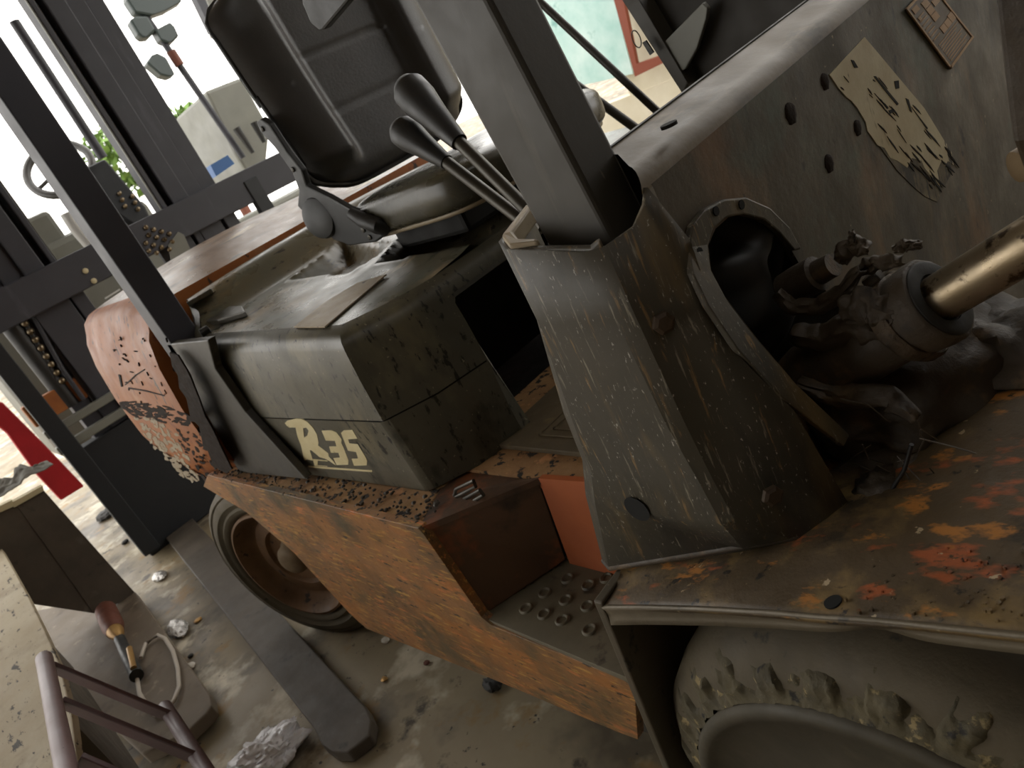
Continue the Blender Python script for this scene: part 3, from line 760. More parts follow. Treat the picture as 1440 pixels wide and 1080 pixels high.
for k in range(46):
    u, v = rnd.random(), rnd.random() ** .7
    x = 1167 + 49 * u + v * (150 - 20 * u); y = 105 - 53 * u + v * (170 + 5 * u)
    L_ = rnd.uniform(3, 16) * (.6 + v * .6); w_ = rnd.uniform(.3, .9) * (.7 + v)
    a_ = math.radians(49 + rnd.uniform(-8, 8)); c_, s_ = math.cos(a_), math.sin(a_)
    q = [(x + c_ * du * L_ - s_ * dv * w_, y + s_ * du * L_ + c_ * dv * w_) for du, dv in ((-1, 0), (-.4, -.8), (.3, -1), (1, .1), (.2, .8), (-.5, 1))]
    MB().prism(pxX(q, CX + .0016), (-.001, 0, 0)).build('sticker_tear', M['hole'] if rnd.random() < .6 else M['blotch'], FK)
def q4(A, B, C_, D, u, v): return (A[0] * (1 - u) * (1 - v) + B[0] * u * (1 - v) + C_[0] * u * v + D[0] * (1 - u) * v, A[1] * (1 - u) * (1 - v) + B[1] * u * (1 - v) + C_[1] * u * v + D[1] * (1 - u) * v)
NPc = ((1275, 12), (1309, -25), (1370, 52), (1338, 97))
NP = MB().prism(pxX(NPc, CX + .003), (-.003, 0, 0)).build('name_plate', M['plate'], FK, bevel=.0008)
def npq(u0, u1, v0, v1, h): return pxX([q4(*NPc, u0, v0), q4(*NPc, u1, v0), q4(*NPc, u1, v1), q4(*NPc, u0, v1)], CX + h)
for e in ((.0, .04, 0, 1), (.96, 1, 0, 1), (0, 1, .97, 1), (0, 1, 0, .03)): MB().prism(npq(*e, .0042), (-.002, 0, 0)).build('plate_rim', M['cell'], NP)
for u0, v0, du, dv in ((.42, .10, .2, .1), (.42, .21, .2, .1), (.42, .32, .2, .1), (.68, .08, .2, .09), (.68, .19, .2, .09), (.42, .52, .17, .10), (.60, .52, .17, .10), (.78, .50, .17, .12), (.1, .06, .2, .08), (.1, .2, .08, .05)):
    MB().prism(npq(u0, u0 + du, v0, v0 + dv, .0038), (-.001, 0, 0)).build('plate_cell', M['cell'], NP)
for i in range(8):
    v0 = .66 + i * .037
    MB().prism(npq(.12, .9 - .1 * (i % 3), v0, v0 + .012, .0036), (-.001, 0, 0)).build('plate_line', M['cell'], NP)
for i in range(7):
    v0 = .20 + i * .06
    MB().prism(npq(.08, .34, v0, v0 + .014, .0036), (-.001, 0, 0)).build('plate_line', M['cell'], NP)

# ---- tilt cylinder with greasy gland and stained rod
ra = onY(1340, 408, -.36); rb = onY(1445, 345, -.36)
adir = (rb - ra).normalized()
rodd = MB().tube([ra - adir * .05, ra + adir * .02, ra + adir * .6], .0235, 28)
# cylinder axis runs along the rod
TC = MB().lathe(ra - adir * .22, adir, [(.0, 0), (.034, .0), (.039, .03), (.041, .10), (.039, .165), (.0435, .168), (.0455, .190), (.0445, .203), (.042, .205), (.0, .200)], 40, .05).build('tilt_cylinder', M['greasy'], FK, smooth=50)
MB().lathe(ra - adir * .0185, adir, [(.0405, 0), (.0405, .0052), (.038, .0065), (.026, .0055), (.026, .003), (0, .003)], 32).build('dark_gland', M['black'], TC, smooth=40)
rodd.build('cylinder_rod', M['chrome'], TC, smooth=50)
MB().lathe(ra - adir * .062, adir, [(.047, 0), (.0495, .004), (.0495, .014), (.047, .018), (.039, .018), (.039, 0), (.047, 0)], 40, .08).build('clamp_band', M['grit'], TC, smooth=50)
cb = ra - adir * .052
tq = adir.cross(V((0, 0, 1))).normalized(); tu = tq.cross(adir)
MB().obox(cb + tu * .052 - tq * .012, adir * .009, tq * .018, tu * .006).build('clamp_lug', M['greasy'], TC, bevel=.003)
pp = onY(1105, 408, -.345); pq = onY(1172, 372, -.345)
TB = MB().tube([pp, pp.lerp(pq, .3), pp.lerp(pq, .68), pp.lerp(pq, .7), pq], [.019, .020, .020, .014, .013], 18).build('greasy_bolt', M['greasy'], FK, smooth=50)
# paint skins and dry leaves lying over the cylinder
def curl(name, px_, y, mat, amp=.006):
    pts = [onY(a, b, y) + V((0, random.uniform(-amp, amp), random.uniform(-amp, amp))) for a, b in px_]
    return MB().prism(pts, (.001, -.0025, .001)).build(name, mat, FK)
def sheet(name, px_, wid, y, mat, sd, curlk=.6):
    """thin curled strip along a path, width in metres"""
    path = [onY(a, b, y) for a, b in px_]
    def at(t):
        f = t * (len(path) - 1); i_ = min(len(path) - 2, int(f)); return path[i_].lerp(path[i_ + 1], f - i_)
    def fn(u, v):
        p = at(u); t = (at(min(1, u + .05)) - at(max(0, u - .05))).normalized()
        n_ = t.cross(V((.5, -.8, .3))).normalized(); b_ = t.cross(n_)
        k = (v - .5) * 2; wq = wid * (.45 + .55 * math.sin(math.pi * (.15 + .8 * u))) * (1 + .4 * noise.noise(V((u * 6, v * 2, sd))))
        return p + n_ * k * wq + b_ * (wid * curlk * k * k + .006 * noise.noise(V((u * 7, v * 5, sd + 3))))
    o = MB().grid(fn, 30, 8).build(name, mat, FK, smooth=60)
    so = o.modifiers.new('solid', 'SOLIDIFY'); so.thickness = .0012
    return o
sheet('paint_skin', [(1092, 412), (1112, 432), (1150, 432), (1185, 412), (1210, 382)], .010, -.385, M['greasy'], 1.0)
sheet('paint_skin', [(1182, 372), (1190, 352), (1204, 346), (1222, 350)], .011, -.37, M['greasy'], 2.0)
sheet('paint_skin', [(1198, 350), (1200, 338), (1198, 326)], .004, -.37, M['greasy'], 3.0)
sheet('paint_skin', [(1205, 384), (1230, 372), (1268, 366)], .009, -.37, M['greasy'], 4.0)
sheet('paint_skin', [(1110, 470), (1150, 478), (1200, 462), (1250, 470)], .016, -.40, M['greasy'], 5.0)
sheet('paint_skin', [(1180, 440), (1220, 430), (1258, 446)], .018, -.40, M['greasy'], 6.0, .2)
sheet('paint_skin', [(1255, 352), (1272, 346), (1296, 344)], .006, -.37, M['greasy'], 7.0)
sheet('paint_skin', [(1120, 540), (1180, 560), (1250, 560), (1290, 590)], .014, -.41, M['greasy'], 8.0)
# axle housing bulging under it
ac = onY(1225, 530, -.32)
def axle(u, v):
    a = 2 * math.pi * u; ph = math.pi * (v - .5)
    d = V((math.cos(a) * math.cos(ph), math.sin(ph), math.sin(a) * math.cos(ph)))
    k = 1 + .16 * noise.noise(d * 2.2) + .06 * noise.noise(d * 6)
    return (ac.x + d.x * .12 * k, ac.y + .05 + d.y * .13 * k, ac.z - .03 + d.z * .085 * k)
MB().grid(axle, 48, 30, True).build('axle_housing', M['greasy'], FK, smooth=60)
def gunk(c, r_, sd, nm='caked_grease', sq=(1, 1, .6)):
    m_ = MB()
    def fn(u, v):
        a = 2 * math.pi * u; ph = math.pi * (v - .5)
        d = V((math.cos(a) * math.cos(ph), math.sin(a) * math.cos(ph), math.sin(ph)))
        k = 1 + .35 * noise.noise(d * 2.5 + V((sd, 0, 0))) + .12 * noise.noise(d * 8 + V((sd, 0, 0)))
        return c + V((d.x * sq[0], d.y * sq[1], d.z * sq[2])) * r_ * k
    return m_.grid(fn, 28, 18, True).build(nm, M['greasy'], FK, smooth=60)
gunk(onY(1265, 640, -.36), .055, 1.0)
gunk(onY(1330, 590, -.30), .07, 4.0)
gunk(onY(1400, 500, -.22), .09, 7.0)
gunk(onY(1240, 690, -.43), .03, 9.0)
hz = MB()
for k in range(16):
    p = onY(random.uniform(1225, 1310), random.uniform(590, 690), -.42); q = p + V((random.uniform(-.05, .05), random.uniform(-.03, .02), random.uniform(-.05, .05)))
    hz.tube([p, p.lerp(q, .5) + V((random.uniform(-.012, .012), 0, random.uniform(-.01, .01))), q], .0008, 5)
o = hz.build('dry_straws', M['greasy'], FK); o['kind'] = 'stuff'
wp = [(1190, 775), (1212, 755), (1232, 722), (1250, 695), (1272, 660), (1282, 625)]
MB().tube([onY(a, b, -.44) for a, b in wp], .0022, 8).build('loose_wire', M['dkcable'], FK, smooth=60)
wp = [(1185, 742), (1150, 756), (1090, 758), (1040, 775), (960, 784), (905, 790), (882, 800)]

# ---- front fender
prof = [(.128, .770), (.20, .793), (.30, .822), (.40, .848), (.456, .860), (.54, .880), (.62, .896), (.72, .912), (.86, .925)]
def fz(x):
    for (xa, za), (xb, zb) in zip(prof, prof[1:]):
        if x <= xb: return za + (zb - za) * (x - xa) / (xb - xa)
    return prof[-1][1]
def fen(u, v):
    x = .128 + .73 * u
    yo = -.622; yi = -.548 if x < .14 else -.30
    yi = -.56 + .26 * min(1, max(0, (x - .10) / .15))
    if u == 0: yi = -.555
    y = yo + (yi - yo) * v
    z = fz(x) + .022 * v * v + .007 * noise.noise(V((x * 9, y * 9, 0))) * min(1, v * 6)
    if v < .12: z -= .004 * (1 - v / .12) ** 2
    return (x, y, z)
FE = MB().grid(fen, 60, 26)
FEN = FE.build('front_fender', M['fender'], FK, smooth=60)
sol = FEN.modifiers.new('solid', 'SOLIDIFY'); sol.thickness = .006; sol.offset = -1
def fl_(u, v):
    x = .126 + .735 * u
    dent = .010 * math.exp(-((x - .50) / .03) ** 2)
    return (x, -.623 + .004 * math.sin(v * 3) + dent * v, fz(x) - .003 - (.032 - .014 * min(1, u * 2.2)) * v)
LP = MB().grid(fl_, 60, 4).build('fender_lip', M['lip'], FK, smooth=60)
sol = LP.modifiers.new('solid', 'SOLIDIFY'); sol.thickness = .005
fh = onY(1171, 846, -.60)
for _ in range(8):
    q_ = V(fen((fh.x - .128) / .73, (fh.y + .622) / .32)); fh = onZ(1171, 846, q_.z + .0012)
MB().lathe(fh, (-.25, -.0, 1), [(.0088, -.004), (.0088, .0004), (0, .0004)], 20).build('fender_hole', M['hole'], FK)
# chipped crumbs of old paint on the fender
cr = MB()
for k in range(140):
    x = random.triangular(.46, .74, .64); y = random.triangular(-.618, -.52, -.60)
    r_ = random.uniform(.0008, .0024)
    cr.lathe((x, y, fz(x) + .022 * ((y + .622) / .32) ** 2 + .001), (0, 0, 1), [(r_, -.002), (r_ * .9, r_ * .5), (0, r_ * .7)], 6)
o = cr.build('paint_crumbs', M['fender'], FK, smooth=50); o['kind'] = 'stuff'
# edge bead where the column meets the fender
MB().tube([V((p.x, p.y - .004, p.z + .004)) for p in rimz[-1][1:]], .0045, 8).build('weld_bead', M['greasy'], FK, smooth=60)
# rear wall of the wheel arch, seen edge-on
MB().prism([V((.130, -.622, .775)), V((.130, -.10, .80)), V((.060, -.10, .25)), V((.060, -.622, .25))], (-.016, 0, 0)).build('arch_rear_wall', M['cowl'], FK, bevel=.003)

# ---- front tyre
TCX, TR_ = .45, .385
tc = V((TCX, -.60, TR_))
tyr = MB().lathe(tc + V((0, .24, 0)), (0, -1, 0), [(.20, 0), (.34, 0), (.372, .015), (TR_ - .003, .05), (TR_, .12), (TR_ - .004, .175), (.372, .212), (.352, .232), (.325, .243), (.300, .245), (.292, .240), (.285, .232), (.25, .226), (.20, .215)], 128, .0)
FT = tyr.build('front_tyre', M['tyre'], FK, smooth=50)
rg = MB()
# torn shoulder: an uneven belt of rubber with lug gaps
def shoulder(u, v):
    a = math.radians(60) + math.radians(150) * u
    n1 = noise.noise(V((a * 16, v * 3, 0))); n2 = noise.noise(V((a * 50, v * 9, 3)))
    lug = min(1, max(0, .5 + 1.4 * math.sin(a * 30 + n1)))
    rr = .366 - .058 * v + .006 * n1 + .0022 * n2 - .004 * (1 - lug) * (1 - v)
    yy = -.60 + .20 - .205 - .05 + .040 * (1 - v) - .0 
    yy = -.572 - .040 * v ** .7 - (.008 * lug + .005 * n1 + .0015 * n2) * math.sin(math.pi * min(1, v * 1.1)) 
    return (tc.x + rr * math.cos(a), yy, tc.z + rr * math.sin(a))
rg.grid(shoulder, 420, 14)
rg.build('torn_shoulder', M['tyreragged'], FT, smooth=35)
MB().lathe(tc + V((0, .0, 0)), (0, -1, 0), [(.305, -.01), (.307, .014), (.300, .021), (.288, .020), (.280, .010), (.22, .004), (.16, .004), (.15, -.01)], 96).build('tyre_sidewall', M['tyreside'], FT, smooth=50)
MB().lathe(tc + V((0, .03, 0)), (0, -1, 0), [(.20, 0), (.19, .02), (.12, .0), (.10, -.02), (.0, -.02)], 48).build('front_rim', M['rim'], FT, smooth=50)

# ---- things behind the cowl: mast edge, steering column, rods, key
ma = onX(1402, 0, .62); 
MB().prism([onX(1392, -60, .60), onX(1440, -60, .60), onX(1470, 330, .60), onX(1424, 200, .60)], (.05, 0, 0)).build('mast_edge', M['greasy'], FK, bevel=.004)
p = onX(1459, 222, .60)
MB().lathe(p, (-.7, -.7, 0), [(0, -.026), (.014, -.018), (.017, 0), (.014, .018), (0, .022)], 16).build('mast_roller', M['hub'], FK, smooth=60)
for q in ([(748, -8), (930, 172)], [(800, 112), (908, 194)]):
    a, b = q
    MB().tube([onY(*a, .35), onY(*b, .35) + V((.04, 0, -.04))], .0088 if a[0] == 748 else .0105, 12).build('control_rod', M['pillar'], FK, smooth=60)
scol = [(868, -10), (893, -10), (968, 118), (962, 136)]
SCO = MB().prism(pxY(scol, .22), (.0, .05, 0)).build('steering_column', M['pillar'], FK, bevel=.004)
dsh = [(893, -20), (1140, -20), (1180, 10), (1040, 115), (966, 130), (935, 70)]
MB().prism(pxY(dsh, .26), (.0, .22, 0)).build('dash_panel', M['dashdk'], FK, bevel=.006)
MB().prism(pxY([(933, 60), (988, 4), (995, 12), (993, 26), (980, 68), (963, 98), (958, 100), (945, 83)], .225), (.0, .012, 0)).build('dash_flap', M['greybody'], FK, bevel=.002)
kr = onY(895, 55, .20)
MB().tube([kr + V((.016 * math.cos(t * .3927) * .7, -.016 * math.cos(t * .3927) * .2, .016 * math.sin(t * .3927))) for t in range(17)], .0012, 6, False).build('key_ring', M['rod'], SCO, smooth=60)
MB().prism(pxY([(903, 60), (908, 57), (919, 74), (914, 78)], .20), (0, .004, 0)).build('ignition_key', M['lever'], SCO)
# guard mirror hanging in front of the seat back
mm = pxY([(424, 4), (428, -30), (470, -40), (490, -10), (489, 2), (455, 42), (448, 43), (436, 33)], -.25)
MI = MB().prism(mm, (0, .02, 0)).build('hanging_mirror', M['lever'], FK, bevel=.004)
MB().tube([onY(478, -10, -.245), onY(470, -60, -.24), onY(450, -140, -.24)], .006, 8).build('mirror_stalk', M['plasticdk'], MI)
# ================================================================ behind: a second forklift facing us
B1 = thing('forklift', (-3.9, .15, 0), 'charcoal forklift whose tall mast stands behind the orange counterweight', 'forklift', None)
MX = -3.62
def vch(name, y0, y1, z0, z1, x0=MX - .12, x1=MX, mat='mast', par=B1, bev=.006):
    return MB().box((x0, y0, z0), (x1, y1, z1)).build(name, M[mat], par, bevel=bev)
for s_ in (1, -1):
    f = lambda y: .15 + s_ * (y - .15)
    for nm, ya, yb, xo in (('mast_channel', .455, .485, .0), ('mast_channel', .52, .62, .01), ('mast_channel', .62, .72, -.015), ('mast_channel', .72, .815, -.03)):
        a, b = sorted((f(ya), f(yb)))
        vch(nm, a, b, .1, 3.3, MX - .14, MX + xo)
    a, b = sorted((f(.487), f(.519)))
    vch('chain_strip', a, b, .1, 3.3, MX - .14, MX - .08, 'mastdk')
    a, b = sorted((f(.448), f(.454)))
    vch('bright_edge', a, b, .1, 3.3, MX - .02, MX - .004, 'greybody', bev=.001)
    a, b = sorted((f(.505), f(.512)))
    vch('bright_edge', a, b, .1, 3.3, MX - .08, MX - .074, 'white', bev=.001)
# carriage
MB().box((MX + .02, -.72, 1.375), (MX + .07, 1.25, 1.56)).build('carriage_bar', M['mast'], B1, bevel=.006)
MB().box((MX + .02, -.70, .73), (MX + .07, 1.02, .775)).build('carriage_bar', M['greybody'], B1, bevel=.006)  # this and the next: highlights on the lower bar's edges, built as grey bars
MB().box((MX + .02, -.70, .83), (MX + .07, 1.02, .872)).build('carriage_bar', M['greybody'], B1, bevel=.006)
MB().box((MX - .08, -.70, .90), (MX - .02, 1.02, 1.02)).build('cross_beam', M['bgorange'], B1, bevel=.006)
for y0, y1 in ((-.69, -.60), (.92, 1.01)): MB().box((MX + .03, y0, 0.04), (MX + .08, y1, 2.2 if y0 < 0 else 1.5)).build('carriage_post', M['mastdk'], B1, bevel=.005)
for y0, y1 in ((-.40, -.22), (-.21, -.14), (.30, .50), (.56, .70), (.72, .80)): MB().box((MX - .02, y0, .86), (MX + .015, y1, 1.38)).build('carriage_upright', M['mast'], B1, bevel=.005)
for a, b in ((120, 381), (132, 395)): MB().lathe(onX(a, b, MX + .071), (1, 0, 0), [(.014, 0), (.014, .006), (.008, .009), (0, .009)], 14).build('pale_bolt', M['cream'], B1, smooth=40)
MB().prism(pxX([(147, 419), (168, 406), (169, 408), (148, 421)], MX + .072), (.004, 0, 0)).build('bright_edge', M['white'], B1)
# lift cylinder and chain anchors, greasy with glints
MB().tube([(MX - .06, -.50, .9), (MX - .06, -.50, 1.4)], .05, 20).build('lift_cylinder', M['lever'], B1, smooth=60)
MB().tube([(MX + .0, .10, .8), (MX + .0, .10, 1.38)], .035, 20).build('lift_cylinder', M['greybody'], B1, smooth=60)
for k in range(14):
    p = onX(205 + (k % 4) * 11 + 4 * (k // 4 % 2), 320 + (k // 4) * 11 + (k % 4) * 3, MX + .072)
    MB().lathe(p, (1, .2, .2), [(.013, 0), (.012, .010), (.004, .016), (0, .016)], 8).build('chain_link', M['chrome'], B1, smooth=50)
MB().prism(pxX([(236, 345), (250, 326), (258, 330), (268, 352), (254, 362), (240, 366)], MX + .072), (.006, 0, 0)).build('grey_patch', M['greybody'], B1)
for k in range(10):
    p = onX(20 + k * 7.5, 432 + k * 11.5, MX - .02)
    MB().lathe(p, (1, .1, .2), [(.02, 0), (.018, .014), (.006, .024), (0, .024)], 8).build('hose_fitting', M['chrome'], B1, smooth=50)
for ps in ([(28, 440), (40, 462), (62, 500), (78, 532)], [(40, 430), (60, 452), (70, 480), (85, 520)]):
    MB().tube([onX(a, b, MX - .02) for a, b in ps], .014, 8).build('hydraulic_hose', M['lever'], B1, smooth=60)
for ps in ([(20, 396), (36, 424), (88, 520), (118, 562)], [(42, 390), (60, 418), (108, 500), (136, 545)]):
    MB().tube([onX(a, b, MX + .0) for a, b in ps], .012, 8).build('mast_pipe', M['mast'], B1, smooth=60)
# dark lower mast and apron plate
MB().box((MX - .10, -.66, .0), (MX + .02, .96, .70)).build('apron_plate', M['mastdk'], B1, bevel=.01)
# forks lying on the floor
def fork(y0, y1, x1, name='fork', px_=None):
    m_ = MB()
    pts = [(MX + .03, y0, .045), (x1 - .10, y0, .045), (x1 - .02, y0 + .05, .045), (x1, y0 + .09, .045), (x1 - .0, y1 - .06, .045), (x1 - .05, y1 - .01, .045), (x1 - .1, y1, .045), (MX + .03, y1, .045)]
    if px_: pts = px_
    m_.prism(pts, (0, 0, -.042))
    return m_.build(name, M['forkdk'], B1, bevel=.006)
fa, fb = onZ(308, 851, .045), onZ(413, 983, .045); fr = onZ(417, 886, .045), onZ(508, 986, .045)
FKP = [fa.lerp(fb, (MX + .03 - fa.x) / (fb.x - fa.x)), onZ(440, 1022, .045), onZ(452, 1046, .045), onZ(468, 1057, .045), onZ(489, 1058, .045), onZ(520, 1034, .045), onZ(523, 1012, .045), onZ(516, 995, .045)]
FKP.append(V((MX + .03, FKP[0].y + .17, .045)))
fork(0, 0, 0, px_=FKP)
fork(.62, .80, -1.9)
# cab of that forklift seen between the uprights
SWC = onX(84, 238, -4.9)
sdir = V((.55, -.1, .83))
def ring(c, a, R_, r_, n=40):
    a = a.normalized(); u = a.cross(V((0, 0, 1))).normalized(); v = a.cross(u)
    return MB().tube([c + (u * math.cos(2 * math.pi * i / n) + v * math.sin(2 * math.pi * i / n)) * R_ for i in range(n + 1)], r_, 10, False)
WHL = ring(SWC, V((.75, -.25, .6)), .205, .026).build('steering_wheel', M['seat'], B1, smooth=60)
for k in range(3):
    a = 2.1 * k + .4; d = V((.75, -.25, .6)).normalized(); u = d.cross(V((0, 0, 1))).normalized(); v = d.cross(u)
    MB().tube([SWC, SWC + (u * math.cos(a) + v * math.sin(a)) * .2], .012, 8).build('wheel_spoke', M['seat'], WHL)
MB().lathe(SWC, V((.75, -.25, .6)), [(.05, -.03), (.05, .01), (.03, .02), (0, .02)], 16).build('wheel_boss', M['seat'], WHL)
MB().box((-5.3, -.60, .5), (-4.75, .78, 1.72)).build('cab_body', M['greybody'], B1, bevel=.05)
MB().prism(pxX([(112, 240), (148, 222), (205, 290), (212, 305), (190, 318), (160, 300)], -4.7), (-.2, 0, 0)).build('instrument_box', M['mastdk'], B1, bevel=.02)
MB().tube([onX(20, 30, -4.6), onX(145, 222, -4.6)], .03, 10).build('guard_post', M['mast'], B1, smooth=60)
MB().box((-5.3, -.60, 1.6), (-4.78, .22, 1.90)).build('dash_shell', M['greybody'], B1, bevel=.03)
for k in range(0, 12, 2):
    p = onX(168 + (k % 4) * 9 + (k // 4) * 4, 272 + (k // 4) * 9 + (k % 4) * 2, -4.69)
    MB().lathe(p, (1, 0, .2), [(.014, -.02), (.013, .012), (.005, .018), (0, .018)], 8).build('gauge_knob', M['chrome'], B1, smooth=50)
MB().tube([onX(92, 300, -4.5), onX(106, 322, -4.5), onX(126, 345, -4.5)], .035, 12).build('grab_handle', M['white'], B1, smooth=60)
# ================================================================ a third machine to its left with mirrors on a stalk
B2 = thing('forklift', (-6.4, 2.3, 0), 'grey forklift with round mirrors on a stalk behind the black seat', 'forklift')
BX = -5.9
MB().tube([onX(203, 20, BX), onX(258, 100, BX), onX(342, 222, BX)], .028, 10).build('mirror_stalk', M['mast'], B2, smooth=60)
MB().tube([onX(240, 72, BX + .02), onX(253, 92, BX + .02)], .04, 10).build('stalk_reflector', M['rust'], B2, smooth=60)
for ps in ([(182, 28), (192, 22), (208, 22), (220, 42), (210, 52), (200, 53), (194, 48)], [(218, 42), (240, 31), (246, 37), (252, 50), (244, 58), (236, 60), (226, 56)], [(206, 88), (214, 77), (222, 74), (234, 80), (247, 104), (238, 108), (226, 105)], [(178, 0), (176, -15), (258, -18), (256, 2), (235, 14), (212, 22), (190, 18)]):
    MB().prism(pxX(ps, BX + .05), (-.12, 0, 0)).build('round_mirror', M['mirror'], B2, bevel=.02)
MB().prism(pxX([(288, 128), (340, 108), (380, 180), (372, 260), (345, 240), (330, 215)], BX - .1), (-.9, 0, 0)).build('cab_shell', M['greybody'], B2, bevel=.03)
MB().box((-6.8, 1.75, .0), (-6.0, 3.2, 1.28)).build('machine_body', M['greybody'], B2, bevel=.04)
for ps in ([(332, 180), (356, 215)], [(357, 172), (372, 200)]):
    MB().tube([onX(*ps[0], BX + .1), onX(*ps[1], BX + .1)], [.035, .02], 12).build('cab_lever', M['lever'], B2, smooth=60)
for y0, y1 in ((2.15, 2.28), (2.32, 2.46)): pass
MB().prism(pxX([(262, -30), (275, -30), (305, 34), (298, 44)], BX - .3), (-.1, 0, 0)).build('guard_pillar', M['mast'], B2)
MB().prism(pxX([(278, -40), (300, -40), (340, 40), (306, 44)], BX - .4), (-.2, 0, 0)).build('cab_panel', M['greybody'], B2)
MB().prism(pxX([(292, -40), (380, -40), (380, 30), (322, 22)], BX - .6), (-.2, 0, 0)).build('mast_channel', M['mast'], B2)
bs = MB().prism(pxX([(296, 232), (320, 218), (330, 230), (304, 248)], -5.2), (-.3, 0, 0)).build('blue_panel', M['blue'], B2)

# ---- outside: bushes and far wall
def tree(name, c, R_, n, label):
    T = thing(name, (c[0], c[1], 0), label, 'tree')
    lv = MB()
    for k in range(n):
        d = V((random.gauss(0, 1), random.gauss(0, 1), random.gauss(0, 1))).normalized() * R_ * random.uniform(.5, 1)
        p = V(c) + V((d.x, d.y, d.z * .9)); u = V((random.gauss(0, 1), random.gauss(0, 1), random.gauss(0, 1))).normalized(); t = u.cross(V((.3, .5, .8))).normalized()
        s_ = random.uniform(.08, .16)
        lv.add([p - u * s_, p + t * s_ * .5, p + u * s_, p - t * s_ * .5], [(0, 1, 2, 3)])
    o = lv.build('crown', M['leafy'], T); o['kind'] = 'stuff'
    MB().tube([(c[0], c[1], 0), (c[0] + .1, c[1], c[2] * .5), (c[0], c[1], c[2])], [.14, .1, .05], 10).build('trunk', M['rust'], T)
tree('leafy_tree', tuple(onX(178, 222, -15)), .85, 900, 'leafy green tree glimpsed left of the charcoal mast')
tree('leafy_tree', tuple(onX(268, 172, -16)), .45, 320, 'small green tree glimpsed right of the charcoal mast')
# far wall across the yard with its turquoise sheet
WY = 6.0
wl = MB().box((-9, WY, 0), (1.0, WY + .15, .55)); wl.build('trim_1', M['wallcream'])['kind'] = 'structure'
MB().box((-4.75, WY + .02, .55), (1.0, WY + .17, 3.2)).build('wall_far', M['wallcream'])['kind'] = 'structure'
pn = pxY([(640, -60), (848, -60), (890, 104), (765, 132), (700, 150)], WY - .05)
TP = MB().prism(pn, (0, .03, 0)).build('turquoise_sheet', M['teal'])
tag(TP, 'large pale turquoise sheet leaning upright beyond the front pillar', 'sheet')
RFm = MB().prism(pxY([(852, -40), (868, -40), (895, 90), (930, 78), (934, 88), (893, 108)], WY - .16), (0, .05, 0)).build('red_board', M['redbrown'], None)
tag(RFm, 'red-brown edging board on the cream wall beside the turquoise sheet', 'board')
tp_ = MB().prism(pxZ([(-10, 560), (12, 568), (60, 625), (120, 690), (92, 706), (60, 670), (20, 630), (-10, 600)], .02), (0, 0, .02))

# ================================================================ left foreground clutter
RD = MB().prism([onX(-14, 562, -4.6), onX(4, 566, -4.6), onX(60, 622, -4.6), onX(119, 684, -4.6), onX(86, 704, -4.6), onX(52, 668, -4.6), onX(10, 610, -4.6), onX(-14, 590, -4.6)], (-.06, 0, 0)).build('red_sheet', M['red'], None, bevel=.01)
tag(RD, 'bright red sheet standing behind the dark mast post', 'sheet')
# wide bent fork plate
def pz(a, b, z): return onZ(a, b, z)
BP = thing('fork_plate', (-3.0, -1.0, 0), 'wide dusty brown steel fork plate with upright shank and rounded tip', 'plate')
zt = .07
bl = [pz(190, 832, zt), pz(294, 976, zt), pz(297, 992, zt), pz(290, 1003, zt), pz(257, 1034, zt), pz(245, 1038, zt), pz(200, 1060, zt), pz(60, 930, zt), pz(10, 866, zt)]  # left corners drawn out under the bench to fill its shadow
MB().prism(bl, (0, 0, -.05)).build('blade', M['forkdust'], BP, bevel=.006)
XB = pz(190, 832, zt).x
top_r = onX(58, 690, XB - .3); bot_r = onX(194, 836, XB)
sh = [onX(194, 838, XB), onX(62, 690, XB), onX(22, 708, XB), onX(132, 862, XB)]
MB().prism(sh, (-.04, 0, 0)).build('shank', M['forkdk'], BP, bevel=.004)
sh2 = [onX(134, 863, XB - .004), onX(24, 708, XB - .004), onX(-25, 732, XB), onX(-25, 770, XB), onX(48, 850, XB)]
MB().prism(sh2, (-.04, 0, 0)).build('shank', M['forkdk'], BP, bevel=.004)
MB().prism([onX(20, 714, XB + .01), onX(62, 690, XB + .01), onX(60, 683, XB + .01), onX(18, 706, XB + .01)], (-.05, 0, 0)).build('pale_edge', M['cream'], BP, bevel=.002)
MB().prism([onX(-25, 732, XB + .01), onX(20, 712, XB + .01), onX(17, 703, XB + .01), onX(-25, 724, XB + .01)], (-.05, 0, 0)).build('pale_edge', M['cream'], BP, bevel=.002)
ZS = onX(40, 690, XB).z
def ragfn(cx, cy, cz, sx, sy, sz, sd):
    def fn(u, v):
        a = 2 * math.pi * u; ph = math.pi * (v - .5)
        d = V((math.cos(a) * math.cos(ph), math.sin(a) * math.cos(ph), math.sin(ph)))
        k = 1 + .3 * noise.noise(d * 3 + V((sd, 0, 0))) + .12 * noise.noise(d * 9)
        return (cx + d.x * sx * k, cy + d.y * sy * k, cz + d.z * sz * k)
    return fn
rc = onX(15, 665, XB - .12)
def ragsheet(u, v):
    x = rc.x - .03 + .16 * (v - .5); y = rc.y + .30 * (u - .5)
    e = 1 - max(abs(u - .5), abs(v - .5)) ** 2 * 3.2
    z = rc.z - .065 + (.085 * abs(noise.noise(V((u * 3.2, v * 2.4, 1.7)))) + .03 * abs(noise.noise(V((u * 8, v * 7, 4.0)))) + .02) * e
    return (x + .02 * noise.noise(V((u * 5, v * 5, 8))), y, z)
RG = MB().grid(ragsheet, 60, 40).build('grey_rag', M['rag'], None, smooth=60)
RG.modifiers.new('solid', 'SOLIDIFY').thickness = .004
tag(RG, 'crumpled grey rag heap lying on top of the fork shank', 'rag'); settle(RG, (rc.x, rc.y, rc.z - .1))
